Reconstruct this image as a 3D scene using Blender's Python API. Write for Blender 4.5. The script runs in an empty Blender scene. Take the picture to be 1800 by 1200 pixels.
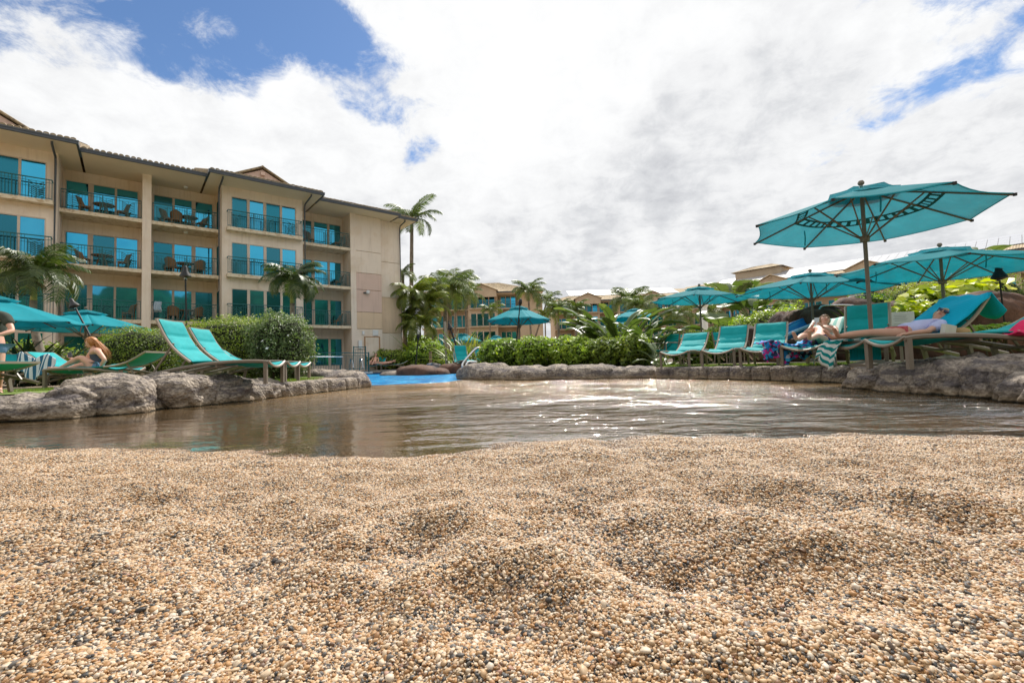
import bpy, bmesh, math, random
import numpy as np
from mathutils import Vector, Matrix, Euler
random.seed(7); rng = np.random.default_rng(7)
S = bpy.context.scene; COL = S.collection; PI = math.pi; rad = math.radians

# ------------------------------------------------------------------ camera
PITCH, ROLL, CZ, FPX = math.atan(.0475), math.atan(.031), .46, 800.0
_f = np.array([0, math.cos(PITCH), math.sin(PITCH)]); _u = np.array([0, -math.sin(PITCH), math.cos(PITCH)]); _r = np.array([1., 0, 0])
RT = _r*math.cos(ROLL) - _u*math.sin(ROLL); UP = _u*math.cos(ROLL) + _r*math.sin(ROLL); FW = _f
cam = bpy.data.cameras.new('camera'); cam.lens = 16; cam.sensor_width = 36; cam.clip_start = .02; cam.clip_end = 3000
cam.dof.use_dof = True; cam.dof.focus_distance = 1.9; cam.dof.aperture_fstop = 20
co = bpy.data.objects.new('camera', cam); COL.objects.link(co)
M = Matrix((( RT[0], UP[0], -FW[0], 0), (RT[1], UP[1], -FW[1], 0), (RT[2], UP[2], -FW[2], CZ), (0, 0, 0, 1)))
co.matrix_world = M; S.camera = co

def ray(px, py): return RT*(px-900)/FPX + UP*(600-py)/FPX + FW
def atz(px, py, z): d = ray(px, py); return Vector((np.array([0, 0, CZ]) + d*(z-CZ)/d[2]).tolist())
def atY(px, py, Y): d = ray(px, py); return Vector((np.array([0, 0, CZ]) + d*Y/d[1]).tolist())
def pxw(Y): return Y/FPX       # metres per photo pixel at depth Y

# ------------------------------------------------------------------ nodes helpers
def N(nt, t, **k):
    n = nt.nodes.new(t)
    for a, v in k.items():
        if a == 'inp':
            for i, w in v.items():
                if isinstance(w, bpy.types.NodeSocket): nt.links.new(w, n.inputs[i])
                else: n.inputs[i].default_value = w
        else: setattr(n, a, v)
    return n
def c4(c): return (c[0], c[1], c[2], 1) if len(c) == 3 else c
def ramp(nt, fac, stops, interp='LINEAR'):
    r = N(nt, 'ShaderNodeValToRGB'); r.color_ramp.interpolation = interp
    e = r.color_ramp.elements
    while len(e) < len(stops): e.new(.5)
    for i, (p, c) in enumerate(stops): e[i].position = p; e[i].color = c4(c)
    nt.links.new(fac, r.inputs[0]); return r.outputs[0]
def math_(nt, op, a, b=0., c=0., clamp=False):
    return N(nt, 'ShaderNodeMath', operation=op, use_clamp=clamp, inp={0: a, 1: b, 2: c}).outputs[0]
def mixc(nt, fac, a, b, mode='MIX'):
    n = N(nt, 'ShaderNodeMix', data_type='RGBA', blend_type=mode); 
    for i, v in ((0, fac), (6, a), (7, b)):
        if isinstance(v, bpy.types.NodeSocket): nt.links.new(v, n.inputs[i])
        else: n.inputs[i].default_value = v if i == 0 else c4(v)
    return n.outputs[2]

# ------------------------------------------------------------------ world
SUN_EL, SUN_AZ = rad(50), rad(18)       # azimuth from +Y towards +X
w = bpy.data.worlds.new('World'); S.world = w; w.use_nodes = True; nt = w.node_tree; nt.nodes.clear()
sky = N(nt, 'ShaderNodeTexSky', sky_type='NISHITA', sun_disc=False, sun_elevation=SUN_EL, sun_rotation=SUN_AZ, altitude=0, air_density=1.0, dust_density=.3, ozone_density=2.0)
skyc = mixc(nt, 1.0, sky.outputs[0], (.78, .93, 1.08), 'MULTIPLY')
tc = N(nt, 'ShaderNodeTexCoord').outputs['Generated']
sep = N(nt, 'ShaderNodeSeparateXYZ', inp={0: tc}).outputs
zz = math_(nt, 'ADD', math_(nt, 'MAXIMUM', sep[2], 0.0), .22)
pv = N(nt, 'ShaderNodeCombineXYZ', inp={0: math_(nt, 'DIVIDE', sep[0], zz), 1: math_(nt, 'DIVIDE', sep[1], zz), 2: 0.0}).outputs[0]
def noise(nt, v, scale, det=8., rough=.55, dist=0., off=None):
    if off: v = N(nt, 'ShaderNodeVectorMath', operation='ADD', inp={0: v, 1: off}).outputs[0]
    return N(nt, 'ShaderNodeTexNoise', inp={'Vector': v, 'Scale': scale, 'Detail': det, 'Roughness': rough, 'Distortion': dist}).outputs[0]
n1 = noise(nt, pv, 1.5, 10, .62, .15, (3.1, 1.7, 0))
n2 = noise(nt, tc, 5.5, 9, .6, .1, (1.3, 0.4, 2.2))
n5 = noise(nt, pv, 7., 7, .68, .5, (2.2, 8.1, 3.))
cov = math_(nt, 'ADD', math_(nt, 'ADD', math_(nt, 'MULTIPLY', n1, .38), math_(nt, 'MULTIPLY', n2, .34)), math_(nt, 'MULTIPLY', n5, .28))
def blob(px, py, rx, ry, ang=0):
    """soft spot of cover around a sky direction, elliptical (radii in radians)"""
    d = ray(px, py); d = d/np.linalg.norm(d); h = np.cross(d, [0, 0, 1]); h /= np.linalg.norm(h); v = np.cross(h, d)
    a = rad(ang); e1 = (h*math.cos(a)+v*math.sin(a))/rx; e2 = (-h*math.sin(a)+v*math.cos(a))/ry
    D = lambda e: N(nt, 'ShaderNodeVectorMath', operation='DOT_PRODUCT', inp={0: tc, 1: tuple(e)}).outputs['Value']
    a_, b_ = D(e1), D(e2)
    q = math_(nt, 'ADD', math_(nt, 'MULTIPLY', a_, a_), math_(nt, 'MULTIPLY', b_, b_))
    fr = math_(nt, 'GREATER_THAN', D(d), 0.)
    return math_(nt, 'MULTIPLY', math_(nt, 'POWER', 2.718, math_(nt, 'MULTIPLY', q, -1.)), fr)
base = .20
for (px, py, rx, ry, ang, amp) in [(365, 85, .23, .095, -4, -.35), (500, 30, .12, .05, 0, -.14), (60, 170, .20, .10, -10, -.13), (620, 110, .17, .07, -40, -.17),
        (1600, 178, .20, .026, 22, -.17), (1430, 228, .12, .03, 20, -.13), (1740, 80, .16, .12, 25, -.10), (735, 280, .06, .03, 40, -.22), (690, 300, .10, .10, 30, -.06),
        (205, 245, .14, .06, -15, .05), (530, 195, .055, .09, 25, .26), (300, 200, .1, .03, -10, .10), (1000, 150, .45, .3, 0, .12), (1300, 400, .5, .12, 0, .2), (500, 300, .35, .10, 0, .16), (250, 250, .2, .07, 0, .1)]:
    base = math_(nt, 'ADD', base if not isinstance(base, float) else base, math_(nt, 'MULTIPLY', blob(px, py, rx, ry, ang), amp))
cv = math_(nt, 'ADD', math_(nt, 'MULTIPLY', math_(nt, 'SUBTRACT', cov, .5), 1.55), base)
mask = N(nt, 'ShaderNodeMapRange', interpolation_type='SMOOTHSTEP', inp={0: cv, 1: -.03, 2: .13, 3: 0., 4: 1.}).outputs[0]
n3 = noise(nt, tc, 2.6, 6, .55, .3, (5.2, 3.3, 1.1))
n4 = noise(nt, tc, 9., 6, .6, .2, (9.2, .3, 4.1))
lowg = N(nt, 'ShaderNodeMapRange', inp={0: sep[2], 1: 0.02, 2: .50, 3: .10, 4: -.02}).outputs[0]
n6 = noise(nt, pv, 9., 6, .65, .4, (7, 7, 2))
gr = math_(nt, 'SUBTRACT', math_(nt, 'ADD', math_(nt, 'ADD', math_(nt, 'MULTIPLY', n3, .42), math_(nt, 'MULTIPLY', n4, .30)), math_(nt, 'MULTIPLY', n6, .28)), lowg)
gr = math_(nt, 'ADD', gr, math_(nt, 'MULTIPLY', math_(nt, 'ADD', blob(1150, 470, .45, .16, 0), blob(1180, 260, .2, .1, 0)), -.045))
cl = ramp(nt, gr, [(.26, (4.6, 4.7, 5.0)), (.37, (6.2, 6.3, 6.5)), (.44, (7.5, 7.55, 7.65)), (.53, (8.3, 8.35, 8.4)), (.62, (8.7, 8.7, 8.7))])
fin = mixc(nt, mask, skyc, cl)
bg = N(nt, 'ShaderNodeBackground', inp={0: fin, 1: .1})
N(nt, 'ShaderNodeOutputWorld', inp={0: bg.outputs[0]})

sl = bpy.data.lights.new('sun', 'SUN'); sl.energy = 5.0; sl.angle = rad(.8); sl.color = (1, .95, .87)
so = bpy.data.objects.new('sun', sl); COL.objects.link(so)
sd = Vector((math.sin(SUN_AZ)*math.cos(SUN_EL), math.cos(SUN_AZ)*math.cos(SUN_EL), math.sin(SUN_EL)))
so.rotation_euler = sd.to_track_quat('Z', 'Y').to_euler(); so.location = (0, 0, 30)
S.view_settings.view_transform = 'Standard'; S.view_settings.look = 'None'; S.view_settings.gamma = 1; S.view_settings.exposure = .24
try: S.view_settings.use_curve_mapping = False
except Exception: pass
S.cycles.max_bounces = 6; S.cycles.transparent_max_bounces = 12; S.cycles.caustics_reflective = False; S.cycles.caustics_refractive = False
S.cycles.sample_clamp_indirect = 6; S.render.use_persistent_data = False

# ------------------------------------------------------------------ numpy perlin
_perm = rng.permutation(256); _perm = np.concatenate([_perm, _perm, _perm])
_g = rng.normal(size=(256, 3)); _g /= np.linalg.norm(_g, axis=1)[:, None]
def perlin(P):
    P = np.asarray(P, float); i = np.floor(P).astype(int); f = P - i; i &= 255; t = f*f*f*(f*(f*6-15)+10); out = 0
    for dx in (0, 1):
        for dy in (0, 1):
            for dz in (0, 1):
                h = _perm[_perm[_perm[(i[:, 0]+dx) & 255] + ((i[:, 1]+dy) & 255)] + ((i[:, 2]+dz) & 255)]
                d = (_g[h]*(f-[dx, dy, dz])).sum(1)
                wgt = (t[:, 0] if dx else 1-t[:, 0])*(t[:, 1] if dy else 1-t[:, 1])*(t[:, 2] if dz else 1-t[:, 2])
                out = out + wgt*d
    return out*1.6
def fbm(P, oct=4, lac=2.1, g=.5):
    s = 0; a = 1.
    for o in range(oct): s = s + a*perlin(P*lac**o + o*17.3); a *= g
    return s

# ------------------------------------------------------------------ materials
MATS = {}
def mat(name, col, rough=.7, var=.12, vscale=3., bump=0., bscale=40., spec=.4, metal=0., coords='Object', col2=None, c2scale=1., sheen=0, trans=0., streak=0.):
    if name in MATS: return MATS[name]
    m = bpy.data.materials.new(name); m.use_nodes = True; nt = m.node_tree; nt.nodes.clear()
    tc = N(nt, 'ShaderNodeTexCoord').outputs[coords]
    nz = noise(nt, tc, vscale, 5, .6)
    c = ramp(nt, nz, [(.3, tuple(x*(1-var) for x in col)), (.7, tuple(min(1, x*(1+var)) for x in col))])
    if col2:
        n2 = N(nt, 'ShaderNodeMapRange', inp={0: noise(nt, tc, c2scale, 6, .65, .3, (4, 2, 1)), 1: .5, 2: .64, 3: 0., 4: 1.}).outputs[0]
        c = mixc(nt, n2, c, col2)
    if streak:
        sk = noise(nt, N(nt, 'ShaderNodeMapping', inp={0: tc, 3: (7., 7., .35)}).outputs[0], 1., 5, .65, .2)
        c = mixc(nt, math_(nt, 'MULTIPLY', N(nt, 'ShaderNodeMapRange', inp={0: sk, 1: .52, 2: .72, 3: 0., 4: 1.}).outputs[0], streak), c, (.30, .20, .15))
    p = N(nt, 'ShaderNodeBsdfPrincipled', inp={'Base Color': c, 'Roughness': rough, 'Metallic': metal, 'Specular IOR Level': spec})
    if bump:
        b = N(nt, 'ShaderNodeBump', inp={'Strength': .6, 'Distance': bump, 'Height': noise(nt, tc, bscale, 6, .65)})
        nt.links.new(b.outputs[0], p.inputs['Normal'])
    o = p.outputs[0]
    if trans:
        t = N(nt, 'ShaderNodeBsdfTranslucent', inp={0: c}); o = N(nt, 'ShaderNodeMixShader', inp={0: trans, 1: o, 2: t.outputs[0]}).outputs[0]
    N(nt, 'ShaderNodeOutputMaterial', inp={0: o}); MATS[name] = m; return m

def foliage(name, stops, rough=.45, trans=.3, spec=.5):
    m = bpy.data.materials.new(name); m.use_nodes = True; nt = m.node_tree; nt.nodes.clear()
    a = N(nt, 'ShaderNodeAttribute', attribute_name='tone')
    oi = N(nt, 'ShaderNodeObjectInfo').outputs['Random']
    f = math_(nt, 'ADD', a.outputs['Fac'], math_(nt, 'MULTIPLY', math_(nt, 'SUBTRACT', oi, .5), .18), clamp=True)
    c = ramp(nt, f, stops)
    p = N(nt, 'ShaderNodeBsdfPrincipled', inp={'Base Color': c, 'Roughness': rough, 'Specular IOR Level': spec})
    tcol = mixc(nt, 1., c, (1.5, 1.7, .6), 'MULTIPLY')
    t = N(nt, 'ShaderNodeBsdfTranslucent', inp={0: tcol})
    N(nt, 'ShaderNodeOutputMaterial', inp={0: N(nt, 'ShaderNodeMixShader', inp={0: trans, 1: p.outputs[0], 2: t.outputs[0]}).outputs[0]})
    MATS[name] = m; return m

def fabric(name, col, trans=.35, seam=None, mesh=0.):
    m = bpy.data.materials.new(name); m.use_nodes = True; nt = m.node_tree; nt.nodes.clear()
    tc = N(nt, 'ShaderNodeTexCoord').outputs['Object']
    c = ramp(nt, noise(nt, tc, 2.5, 6, .65), [(.3, tuple(x*.86 for x in col)), (.7, tuple(x*1.12 for x in col))])
    fade = N(nt, 'ShaderNodeMapRange', inp={0: noise(nt, tc, 5., 5, .6, .4, (2, 7, 1)), 1: .55, 2: .8, 3: 0., 4: .28}).outputs[0]
    c = mixc(nt, fade, c, tuple(min(1, x*1.35+.05) for x in col))
    b = N(nt, 'ShaderNodeBump', inp={'Strength': .35, 'Distance': .01, 'Height': noise(nt, tc, 14., 4, .6)})
    d = N(nt, 'ShaderNodeBsdfPrincipled', inp={'Base Color': c, 'Roughness': .75, 'Specular IOR Level': .25, 'Normal': b.outputs[0]})
    t = N(nt, 'ShaderNodeBsdfTranslucent', inp={0: c})
    o = N(nt, 'ShaderNodeMixShader', inp={0: trans, 1: d.outputs[0], 2: t.outputs[0]}).outputs[0]
    if mesh: o = N(nt, 'ShaderNodeMixShader', inp={0: mesh, 1: o, 2: N(nt, 'ShaderNodeBsdfTransparent').outputs[0]}).outputs[0]   # open weave
    N(nt, 'ShaderNodeOutputMaterial', inp={0: o})
    MATS[name] = m; return m

def glass(name, col, rough=.04):
    m = bpy.data.materials.new(name); m.use_nodes = True; nt = m.node_tree; nt.nodes.clear()
    tc = N(nt, 'ShaderNodeTexCoord').outputs['Object']
    b = N(nt, 'ShaderNodeBump', inp={'Strength': .15, 'Distance': .02, 'Height': noise(nt, tc, .9, 2, .5)})
    rn = N(nt, 'ShaderNodeObjectInfo').outputs['Random']
    tint = mixc(nt, math_(nt, 'MULTIPLY', rn, .55), c4(col), tuple(x*.72+.03 for x in col))
    g = N(nt, 'ShaderNodeBsdfGlossy', inp={0: tint, 1: rough, 'Normal': b.outputs[0]})
    sx = N(nt, 'ShaderNodeSeparateXYZ', inp={0: tc}).outputs
    fold = math_(nt, 'ADD', math_(nt, 'MULTIPLY', math_(nt, 'SINE', math_(nt, 'MULTIPLY', sx[0], 70.)), .25), .7)
    cur = mixc(nt, 1., N(nt, 'ShaderNodeCombineColor', inp={0: fold, 1: fold, 2: fold}).outputs[0], (.14, .20, .21), 'MULTIPLY')
    dc = mixc(nt, math_(nt, 'GREATER_THAN', math_(nt, 'FRACT', math_(nt, 'MULTIPLY', rn, 7.3)), .62), (.008, .014, .016), cur)
    d = N(nt, 'ShaderNodeBsdfDiffuse', inp={0: dc})
    N(nt, 'ShaderNodeOutputMaterial', inp={0: N(nt, 'ShaderNodeMixShader', inp={0: .84, 1: d.outputs[0], 2: g.outputs[0]}).outputs[0]})
    MATS[name] = m; return m

TEAL = (.004, .30, .31)
m_canopy = fabric('canopy fabric', (.02, .34, .41), .55, mesh=.24)
m_canopy2 = fabric('dense canopy fabric', (.010, .36, .44), .45)
m_pad = fabric('pad fabric', (.006, .335, .355), .04)
m_taupe = mat('taupe metal', (.20, .165, .13), .45, .06, 8)
m_taupe_l = mat('pale taupe metal', (.34, .29, .24), .45, .06, 8)
m_wood = mat('umbrella wood', (.19, .125, .075), .55, .2, 12)
m_wall = mat('stucco', (.79, .68, .585), .9, .05, .6, .004, 60, col2=(.72, .59, .47), c2scale=.5, streak=.22)
m_wallf = mat('tan stucco', (.46, .37, .265), .9, .08, .5, col2=(.38, .30, .21), c2scale=.4)
m_wallp = mat('pink stucco', (.66, .49, .42), .9, .06, .8, .004, 60, streak=.3)
m_walle = mat('warm stucco', (.70, .53, .38), .9, .05, .8, .004, 60, streak=.25)
m_slab = mat('slab concrete', (.70, .60, .46), .85, .06, 1.5, .004, 30, col2=(.45, .33, .2), c2scale=3.5)
m_soff = mat('soffit', (.74, .64, .50), .9, .03, 1)
m_frame = mat('window frame', (.60, .50, .42), .6, .03, 2)
m_gut = mat('gutter grey', (.075, .085, .10), .4, .1, 3, metal=.2)
m_rail = mat('teal rail', (.015, .115, .125), .45, .1, 6)
m_tile = mat('clay tile', (.33, .26, .17), .85, .35, 4, .006, 25, col2=(.12, .10, .08), c2scale=5)
m_tilef = mat('clay tile pale', (.42, .33, .21), .85, .25, 1.5, col2=(.22, .17, .12), c2scale=1.5)
m_glass = glass('tinted glass', (.06, .46, .70))
m_glassd = glass('screened glass', (.03, .21, .28), .12)
m_dark = mat('dark interior', (.02, .022, .025), .6, .2, 2)
m_white = mat('white plastic', (.75, .76, .78), .5, .04, 4)
m_steel = mat('brushed steel', (.6, .6, .62), .22, .05, 5, metal=1.)
m_black = mat('black iron', (.012, .012, .014), .45, .2, 8)
m_wicker = mat('wicker', (.26, .15, .075), .7, .25, 20)
m_trunk = mat('palm trunk', (.22, .19, .155), .9, .3, 6, .01, 20, col2=(.07, .055, .04), c2scale=6)
m_shaft = mat('crownshaft', (.26, .28, .08), .6, .25, 5)
m_bark = mat('brown stem', (.09, .06, .04), .9, .3, 8)
m_brock = mat('brown rockwork', (.11, .055, .035), .85, .5, 3.0, .05, 9, col2=(.05, .03, .025), c2scale=1.4)
m_copng = mat('coping stone', (.34, .285, .23), .9, .15, 3, .01, 22, col2=(.16, .13, .11), c2scale=3)
m_skin = mat('skin', (.66, .37, .27), .5, .06, 6)
m_skin2 = mat('tanned skin', (.55, .30, .21), .5, .06, 6)
m_gravelbed = None
F_HEDGE = foliage('hedge leaves', [(0, (.045, .07, .012)), (.45, (.14, .21, .022)), (.8, (.28, .36, .04)), (1, (.46, .50, .10))])
F_GLINT = foliage('glinting hedge leaves', [(0, (.035, .06, .02)), (.4, (.09, .15, .04)), (.75, (.20, .26, .12)), (1, (.45, .48, .34))])  # pale end of the ramp paints backlit glints of glossy leaves
F_YEL = foliage('yellow leaves', [(0, (.08, .13, .015)), (.4, (.25, .32, .02)), (1, (.60, .58, .04))], trans=.35)
F_LIME = foliage('lime leaves', [(0, (.06, .11, .012)), (.5, (.21, .32, .03)), (1, (.48, .55, .07))], trans=.35)
F_PALM = foliage('palm leaflets', [(0, (.03, .05, .012)), (.5, (.085, .13, .03)), (1, (.25, .28, .08))], trans=.22)
F_PALMY = foliage('yellowing palm leaflets', [(0, (.05, .07, .014)), (.5, (.15, .19, .035)), (1, (.36, .33, .09))], trans=.3)
F_BAN = foliage('paddle leaves', [(0, (.04, .07, .025)), (.5, (.105, .15, .055)), (1, (.30, .34, .17))], rough=.35, trans=.25)
F_DRY = foliage('dry thatch', [(0, (.10, .07, .04)), (1, (.35, .26, .15))], trans=.2)
F_DARK = foliage('dark strap leaves', [(0, (.015, .03, .010)), (.6, (.04, .065, .02)), (1, (.12, .15, .05))], trans=.2)
F_GRASS = foliage('grass blades', [(0, (.05, .10, .012)), (1, (.20, .28, .035))], trans=.3)

def rock_mat():
    m = bpy.data.materials.new('grey boulder'); m.use_nodes = True; nt = m.node_tree; nt.nodes.clear()
    geo = N(nt, 'ShaderNodeNewGeometry'); tc = geo.outputs['Position']
    sp = N(nt, 'ShaderNodeSeparateXYZ', inp={0: tc}).outputs
    a = noise(nt, tc, 2.2, 8, .68, .4); b = noise(nt, tc, 14., 8, .75, .2, (3, 3, 3))
    c = ramp(nt, a, [(.33, (.06, .05, .045)), (.45, (.17, .14, .12)), (.55, (.33, .275, .225)), (.68, (.50, .42, .34))])
    c = mixc(nt, .55, c, ramp(nt, b, [(.36, (.05, .045, .042)), (.5, (.32, .27, .225)), (.62, (.62, .53, .43))]))
    # purple-grey streaks from stretched noise
    st = noise(nt, N(nt, 'ShaderNodeMapping', inp={0: tc, 3: (1.2, 1.2, 5.)}).outputs[0], 2.2, 7, .65, .6, (8, 1, 2))
    c = mixc(nt, N(nt, 'ShaderNodeMapRange', inp={0: st, 1: .47, 2: .58, 3: 0., 4: .85}).outputs[0], c, (.115, .10, .105))
    # tan mineral band just above the water line, dark algae at the line
    wz = math_(nt, 'ADD', sp[2], math_(nt, 'MULTIPLY', math_(nt, 'SUBTRACT', a, .5), .10))
    band = N(nt, 'ShaderNodeMapRange', inp={0: wz, 1: .10, 2: .03, 3: 0., 4: .7}).outputs[0]
    c = mixc(nt, band, c, (.40, .30, .19))
    wet = N(nt, 'ShaderNodeMapRange', inp={0: wz, 1: .028, 2: .010, 3: 0., 4: 1.}).outputs[0]
    c = mixc(nt, wet, c, (.035, .032, .022))
    h = math_(nt, 'ADD', math_(nt, 'MULTIPLY', noise(nt, tc, 30., 8, .75), .6), math_(nt, 'MULTIPLY', N(nt, 'ShaderNodeTexVoronoi', feature='F1', inp={'Vector': tc, 'Scale': 26., 'Randomness': 1.}).outputs[0], .7))
    bp = N(nt, 'ShaderNodeBump', inp={'Strength': 1., 'Distance': .035, 'Height': h})
    p = N(nt, 'ShaderNodeBsdfPrincipled', inp={'Base Color': c, 'Roughness': .88, 'Specular IOR Level': .3, 'Normal': bp.outputs[0]})
    N(nt, 'ShaderNodeOutputMaterial', inp={0: p.outputs[0]}); MATS['rock'] = m; return m
m_rock = rock_mat()

def gravel_mat(instanced):
    m = bpy.data.materials.new('pebbles' if instanced else 'gravel ground'); m.use_nodes = True; nt = m.node_tree; nt.nodes.clear()
    k_ = .76 if instanced else .8
    stops = [(0, (.03, .032, .036)), (.10, (.07, .07, .072)), (.17, (.16, .15, .14)), (.24, (.15, .085, .05)), (.30, (.30, .155, .065)), (.38, (.50, .27, .105)),
             (.50, (.56, .36, .19)), (.64, (.62, .45, .28)), (.80, (.68, .54, .39)), (.92, (.73, .65, .54)), (1, (.45, .27, .20))]
    stops = [(p_, (c_[0]*k_, c_[1]*k_*.97, c_[2]*k_*.93)) for p_, c_ in stops]
    geo = N(nt, 'ShaderNodeNewGeometry'); pos = geo.outputs['Position']
    if instanced:
        f = N(nt, 'ShaderNodeAttribute', attribute_type='INSTANCER', attribute_name='tone').outputs['Fac']
        c = ramp(nt, f, stops); c = mixc(nt, N(nt, 'ShaderNodeMapRange', inp={0: noise(nt, pos, 420., 3, .6), 1: .5, 2: .75, 3: 0., 4: .35}).outputs[0], c, (.30, .2, .12))
        wz_ = math_(nt, 'ADD', N(nt, 'ShaderNodeSeparateXYZ', inp={0: pos}).outputs[2], math_(nt, 'MULTIPLY', math_(nt, 'SUBTRACT', noise(nt, pos, 4., 3, .6), .5), .03))
        wet = N(nt, 'ShaderNodeMapRange', inp={0: wz_, 1: .014, 2: .0, 3: 0., 4: 1.}).outputs[0]
        c = mixc(nt, wet, c, mixc(nt, 1., c, (.50, .42, .33), 'MULTIPLY'))
        p = N(nt, 'ShaderNodeBsdfPrincipled', inp={'Base Color': c, 'Roughness': math_(nt, 'SUBTRACT', .55, math_(nt, 'MULTIPLY', wet, .35)), 'Specular IOR Level': .4})
    else:
        v = N(nt, 'ShaderNodeTexVoronoi', feature='F1', inp={'Vector': pos, 'Scale': 120., 'Randomness': 1.})
        s = N(nt, 'ShaderNodeSeparateColor', inp={0: v.outputs['Color']}).outputs
        c = ramp(nt, s[0], stops, 'CONSTANT')
        y = N(nt, 'ShaderNodeSeparateXYZ', inp={0: pos}).outputs
        under = N(nt, 'ShaderNodeMapRange', inp={0: y[2], 1: .006, 2: -.01, 3: 0., 4: 1.}).outputs[0]
        c = mixc(nt, under, c, mixc(nt, 1., c, (.46, .36, .22), 'MULTIPLY'))
        h = math_(nt, 'MULTIPLY', v.outputs['Distance'], -1.)
        bp = N(nt, 'ShaderNodeBump', inp={'Strength': 1., 'Distance': .006, 'Height': h})
        p = N(nt, 'ShaderNodeBsdfPrincipled', inp={'Base Color': c, 'Roughness': .7, 'Specular IOR Level': .3, 'Normal': bp.outputs[0]})
    N(nt, 'ShaderNodeOutputMaterial', inp={0: p.outputs[0]}); return m
m_peb, m_grav = gravel_mat(True), gravel_mat(False)
m_lawn = mat('lawn', (.13, .19, .035), .9, .35, 8, .02, 120, coords='Object', col2=(.20, .26, .05), c2scale=5)
m_pave = mat('tan paving', (.44, .33, .235), .9, .08, 1.2, .003, 60, col2=(.38, .28, .20), c2scale=2)
m_soil = mat('soil', (.10, .07, .045), .95, .3, 3, .02, 30)

def water_mat(name, blue):
    m = bpy.data.materials.new(name); m.use_nodes = True; nt = m.node_tree; nt.nodes.clear()
    pos = N(nt, 'ShaderNodeNewGeometry').outputs['Position']
    mp = N(nt, 'ShaderNodeMapping', inp={0: pos, 3: (1., 2.2, 1.), 2: (0, 0, .25)}).outputs[0]
    sy = N(nt, 'ShaderNodeSeparateXYZ', inp={0: pos}).outputs
    a = noise(nt, mp, 2.2 if not blue else 3.5, 3, .45, .5)
    b = noise(nt, N(nt, 'ShaderNodeMapping', inp={0: pos, 3: (1., 1.6, 1.), 2: (0, 0, -.5)}).outputs[0], 9. if not blue else 12., 3, .5, .3)
    amp = N(nt, 'ShaderNodeMapRange', inp={0: math_(nt, 'ADD', sy[1], math_(nt, 'MULTIPLY', sy[0], .75)), 1: 2.4, 2: 7.5, 3: .06, 4: 1.}).outputs[0]
    patch = N(nt, 'ShaderNodeMapRange', inp={0: noise(nt, pos, .45, 3, .5), 1: .40, 2: .56, 3: .30, 4: 1.25}).outputs[0]
    h = math_(nt, 'MULTIPLY', math_(nt, 'ADD', a, math_(nt, 'MULTIPLY', b, .35)), math_(nt, 'MULTIPLY', amp, patch))
    bp = N(nt, 'ShaderNodeBump', inp={'Strength': 1., 'Distance': .17 if not blue else .22, 'Height': h})
    fr = N(nt, 'ShaderNodeFresnel', inp={0: 1.33, 1: bp.outputs[0]}).outputs[0]
    fac = math_(nt, 'MULTIPLY', math_(nt, 'POWER', fr, .62), 1. if not blue else .6)
    gl = N(nt, 'ShaderNodeBsdfGlossy', inp={0: (1, 1, 1, 1), 1: .07, 'Normal': bp.outputs[0]})
    if blue:
        c = ramp(nt, noise(nt, N(nt, 'ShaderNodeMapping', inp={0: pos, 3: (.8, .45, 1.)}).outputs[0], 2.2, 6, .7, .6), [(.34, (.0, .06, .20)), (.47, (.003, .14, .36)), (.58, (.012, .24, .48)), (.69, (.15, .46, .66))])  # pale ripple glints and caustics painted into the body colour
        body = N(nt, 'ShaderNodeBsdfDiffuse', inp={0: c}).outputs[0]
    else:
        tr = N(nt, 'ShaderNodeBsdfTransparent', inp={0: (.90, .84, .72, 1)}).outputs[0]
        mud = N(nt, 'ShaderNodeBsdfDiffuse', inp={0: (.27, .17, .075, 1)}).outputs[0]
        dep = N(nt, 'ShaderNodeMapRange', inp={0: sy[1], 1: 2.6, 2: 8., 3: .0, 4: .7}).outputs[0]
        body = N(nt, 'ShaderNodeMixShader', inp={0: dep, 1: tr, 2: mud}).outputs[0]
    N(nt, 'ShaderNodeOutputMaterial', inp={0: N(nt, 'ShaderNodeMixShader', inp={0: fac, 1: body, 2: gl.outputs[0]}).outputs[0]})
    return m
m_water, m_blue = water_mat('shallow water', False), water_mat('blue pool water', True)

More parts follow.
